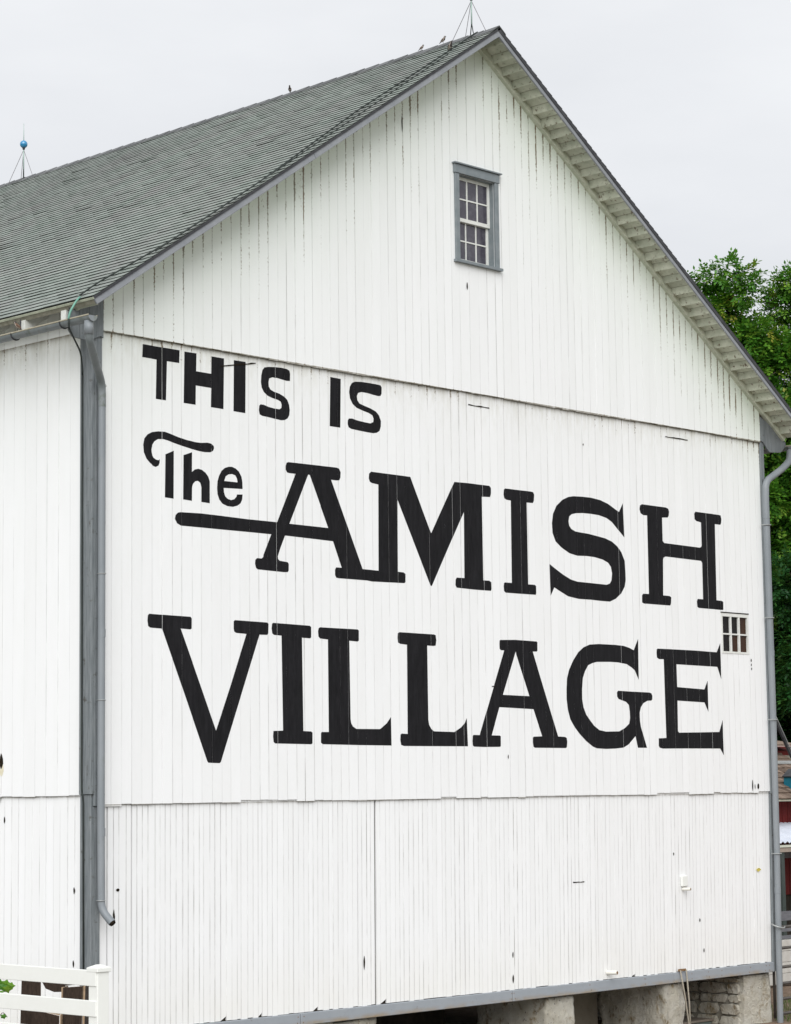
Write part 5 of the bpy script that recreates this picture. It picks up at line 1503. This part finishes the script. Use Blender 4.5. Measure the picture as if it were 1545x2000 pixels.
# ---------------------------------------------------------------- trees
def leaf_cloud(name, centers, radii, count, parent, mat, rnd, leaflets=7, size=0.12, hang=0.3, outward=True, mats=None):
    """compound leaves scattered through clumps: each is a row of paired leaflets on a drooping stalk"""
    C_ = np.array(centers); R_ = np.array(radii)
    wts = R_ ** 2; wts /= wts.sum()
    idx = rnd.choice(len(C_), count, p=wts)
    d = rnd.normal(size=(count, 3)); d /= np.linalg.norm(d, axis=1)[:, None]
    rad = rnd.uniform(0.45, 1.0, count) ** 0.6
    P_ = C_[idx] + d * (R_[idx] * rad)[:, None] * np.array([1, 1, 0.85])
    # small sub clumps
    ax = d * 0.8 + rnd.normal(size=(count, 3)) * 0.6
    ax[:, 2] -= 0.35
    ax /= np.linalg.norm(ax, axis=1)[:, None]
    ref = np.array([0, 0, 1.0])
    sd_ = np.cross(ax, ref); sd_ /= (np.linalg.norm(sd_, axis=1)[:, None] + 1e-6)
    nrm = np.cross(sd_, ax)
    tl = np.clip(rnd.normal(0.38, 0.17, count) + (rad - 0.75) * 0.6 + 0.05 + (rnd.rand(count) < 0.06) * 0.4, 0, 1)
    V, T = [], []
    L_ = hang
    for k in range(leaflets):
        t = (k // 2 + 1) / (leaflets // 2 + 1) * L_
        sgn = 1 if k % 2 else -1
        if k == leaflets - 1:
            dirv = ax; sgn = 0; t = L_
        else:
            dirv = sd_ * sgn * 0.85 + ax * 0.5
        dirv = dirv + rnd.normal(size=(count, 3)) * 0.18
        dirv /= np.linalg.norm(dirv, axis=1)[:, None]
        wv = np.cross(dirv, nrm + rnd.normal(size=(count, 3)) * 0.25); wv /= (np.linalg.norm(wv, axis=1)[:, None] + 1e-6)
        b0 = P_ + ax * t
        s_ = size * rnd.uniform(0.75, 1.2, count)[:, None]
        q0 = b0
        q1 = b0 + dirv * s_ * 0.5 + wv * s_ * 0.27
        q2 = b0 + dirv * s_
        q3 = b0 + dirv * s_ * 0.5 - wv * s_ * 0.27
        V.append(np.stack([q0, q1, q2, q3], axis=1))
        T.append(np.clip(tl + rnd.normal(0, 0.06, count), 0, 1))
    V = np.concatenate(V).reshape(-1, 3)
    T = np.concatenate(T)
    nf = len(T)
    me = bpy.data.meshes.new(name)
    me.vertices.add(nf * 4)
    me.vertices.foreach_set('co', V.astype(np.float32).ravel())
    me.loops.add(nf * 4)
    me.loops.foreach_set('vertex_index', np.arange(nf * 4, dtype=np.int32))
    me.polygons.add(nf)
    me.polygons.foreach_set('loop_start', np.arange(0, nf * 4, 4, dtype=np.int32))
    me.polygons.foreach_set('loop_total', np.full(nf, 4, dtype=np.int32))
    at = me.attributes.new('tint', 'FLOAT', 'FACE')
    at.data.foreach_set('value', T.astype(np.float32))
    me.materials.append(mat)
    me.update(calc_edges=True)
    o = bpy.data.objects.new(name, me)
    return link(o, parent)

MB.OFF = (0, 0, 0)
def tree(base, anchors, label, count, seed, mat=M_LEAF, trunk_r=0.35, fill=None, group='trees behind the barn', size=0.13):
    rnd = np.random.RandomState(seed)
    t = empty('tree', base, label, 'tree', group)
    B = Vector(base)
    anchors = [(a[0], a[1], a[2] + 0.58, a[3]) for a in anchors]
    top = max(a[2] for a in anchors)
    cs, rs_ = [], []
    for (x, y, z, r) in anchors:
        # break each bough into clumps so that the outline is uneven and gaps stay open
        n = max(5, int(9 * r))
        for k in range(n):
            d = rnd.normal(size=3); d /= np.linalg.norm(d)
            rr = r * rnd.uniform(0.35, 0.95)
            cs.append((x + d[0] * rr, y + d[1] * rr, z + d[2] * rr * 0.9))
            rs_.append(r * rnd.uniform(0.22, 0.38) + 0.10)
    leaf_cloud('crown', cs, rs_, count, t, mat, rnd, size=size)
    cx = sum(a[0] for a in anchors) / len(anchors); cy = sum(a[1] for a in anchors) / len(anchors)
    m = MB()
    mid = Vector((B.x * .5 + cx * .5, B.y * .5 + cy * .5, B.z + (top - B.z) * 0.45))
    m.tube([B, B + Vector((0.05, 0, 1.5)), mid, Vector((cx, cy, top - 2.5))], [trunk_r * 1.25, trunk_r, trunk_r * 0.7, 0.06], 10)
    m.build('trunk', M_BARK, t, smooth=True)
    m = MB()
    for (x, y, z, r) in anchors:
        s_ = B.lerp(mid, rnd.uniform(0.6, 1.0)) if z < mid.z + 3 else mid.lerp(Vector((cx, cy, top - 2.5)), rnd.uniform(0.0, 0.6))
        e_ = Vector((x, y, z))
        k = s_.lerp(e_, 0.5) + Vector((rnd.uniform(-.3, .3), rnd.uniform(-.3, .3), rnd.uniform(-0.1, 0.5)))
        m.tube([s_, k, e_], [0.11, 0.07, 0.03], 6)
        for j in range(3):
            dd = rnd.normal(size=3); dd /= np.linalg.norm(dd)
            m.tube([e_, e_ + Vector(dd) * r * 0.8], [0.025, 0.008], 5)
    m.build('limbs', M_BARK, t, smooth=True)
    return t

AN = Vector((34.7, 15.85, 0))
def at_(lat, dep, z, r):
    p = AN + LAT * lat + back * dep
    return (p.x, p.y, z, r)
# walnut-like tree whose two top lobes show over the rake
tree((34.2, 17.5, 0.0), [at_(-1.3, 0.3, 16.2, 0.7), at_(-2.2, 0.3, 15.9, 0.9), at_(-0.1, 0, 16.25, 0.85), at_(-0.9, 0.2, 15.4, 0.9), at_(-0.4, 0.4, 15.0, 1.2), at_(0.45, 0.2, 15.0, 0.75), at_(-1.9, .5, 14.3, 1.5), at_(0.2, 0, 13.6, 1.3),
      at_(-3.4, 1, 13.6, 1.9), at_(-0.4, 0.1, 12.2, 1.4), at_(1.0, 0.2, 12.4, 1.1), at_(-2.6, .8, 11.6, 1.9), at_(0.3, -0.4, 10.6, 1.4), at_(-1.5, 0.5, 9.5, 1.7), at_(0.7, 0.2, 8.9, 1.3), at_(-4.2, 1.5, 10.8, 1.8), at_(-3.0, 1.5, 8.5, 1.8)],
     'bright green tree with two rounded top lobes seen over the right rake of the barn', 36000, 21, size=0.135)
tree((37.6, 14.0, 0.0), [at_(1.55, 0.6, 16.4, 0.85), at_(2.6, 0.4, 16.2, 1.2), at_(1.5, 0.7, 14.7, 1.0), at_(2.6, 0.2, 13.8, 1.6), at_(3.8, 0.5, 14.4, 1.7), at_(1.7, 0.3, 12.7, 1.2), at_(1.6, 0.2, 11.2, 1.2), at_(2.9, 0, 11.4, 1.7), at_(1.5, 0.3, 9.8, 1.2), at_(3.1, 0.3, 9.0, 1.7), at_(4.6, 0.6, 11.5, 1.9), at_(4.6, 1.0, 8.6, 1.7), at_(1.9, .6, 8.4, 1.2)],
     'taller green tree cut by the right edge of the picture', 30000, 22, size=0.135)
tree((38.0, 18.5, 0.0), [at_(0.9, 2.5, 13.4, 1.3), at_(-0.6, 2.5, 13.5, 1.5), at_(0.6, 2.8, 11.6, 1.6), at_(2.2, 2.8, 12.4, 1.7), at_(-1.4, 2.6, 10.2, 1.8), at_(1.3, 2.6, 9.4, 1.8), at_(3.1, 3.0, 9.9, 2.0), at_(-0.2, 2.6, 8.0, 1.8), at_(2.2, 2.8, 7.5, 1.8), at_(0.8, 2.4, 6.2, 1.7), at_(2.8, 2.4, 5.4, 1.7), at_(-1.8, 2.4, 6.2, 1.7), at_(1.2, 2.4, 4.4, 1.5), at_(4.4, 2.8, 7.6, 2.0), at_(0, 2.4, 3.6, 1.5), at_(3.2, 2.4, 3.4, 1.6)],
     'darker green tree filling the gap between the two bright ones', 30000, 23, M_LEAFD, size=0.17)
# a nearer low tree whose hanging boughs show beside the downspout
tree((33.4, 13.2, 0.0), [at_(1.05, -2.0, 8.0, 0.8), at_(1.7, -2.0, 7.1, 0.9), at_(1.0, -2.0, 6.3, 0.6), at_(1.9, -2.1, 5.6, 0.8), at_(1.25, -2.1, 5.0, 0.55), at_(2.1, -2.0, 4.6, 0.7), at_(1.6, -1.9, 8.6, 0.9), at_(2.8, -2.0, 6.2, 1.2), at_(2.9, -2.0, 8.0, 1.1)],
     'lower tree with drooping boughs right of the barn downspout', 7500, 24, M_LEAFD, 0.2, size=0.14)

# far wood that closes the view behind the trees
rnd = np.random.RandomState(31)
cs, rr = [], []
for k in range(190):
    a = rnd.uniform(-16, 22); z = rnd.uniform(0.5, 10.5) if abs(a) < 9 else rnd.uniform(0.5, 8.5)
    p = AN + LAT * a + back * rnd.uniform(9, 14)
    cs.append((p.x, p.y, z)); rr.append(rnd.uniform(0.9, 1.8))
wd_ = leaf_cloud('woodland', cs, rr, 36000, None, M_LEAFD, rnd, leaflets=5, size=0.46, hang=0.4)
tag(wd_, 'dark green wood behind the trees and the red shed', 'woodland', kind='stuff')

# ---------------------------------------------------------------- grass by the gate
rnd = np.random.RandomState(5)
n = 5200
gx = rnd.uniform(13.0, 19.0, n); gy = rnd.uniform(-1.6, 1.0, n) + (gx - 13.0) * 0.42 - 0.3
hgt = rnd.uniform(0.03, 0.10, n)
ang = rnd.uniform(0, math.pi, n)
dx, dy = np.cos(ang) * 0.006, np.sin(ang) * 0.006
lx, ly = rnd.normal(0, 0.025, n), rnd.normal(0, 0.025, n)
V = np.zeros((n, 3, 3))
V[:, 0] = np.stack([gx - dx, gy - dy, np.full(n, 0.03)], 1)
V[:, 1] = np.stack([gx + dx, gy + dy, np.full(n, 0.03)], 1)
V[:, 2] = np.stack([gx + lx, gy + ly, 0.05 + hgt], 1)
me = bpy.data.meshes.new('grass')
me.vertices.add(n * 3); me.vertices.foreach_set('co', V.astype(np.float32).ravel())
me.loops.add(n * 3); me.loops.foreach_set('vertex_index', np.arange(n * 3, dtype=np.int32))
me.polygons.add(n); me.polygons.foreach_set('loop_start', np.arange(0, n * 3, 3, dtype=np.int32)); me.polygons.foreach_set('loop_total', np.full(n, 3, dtype=np.int32))
at = me.attributes.new('tint', 'FLOAT', 'FACE'); at.data.foreach_set('value', rnd.rand(n).astype(np.float32))
me.materials.append(M_GRASS); me.update(calc_edges=True)
go = bpy.data.objects.new('grass', me); link(go)
tag(go, 'patch of short green grass at the foot of the gate', 'grass', kind='stuff')
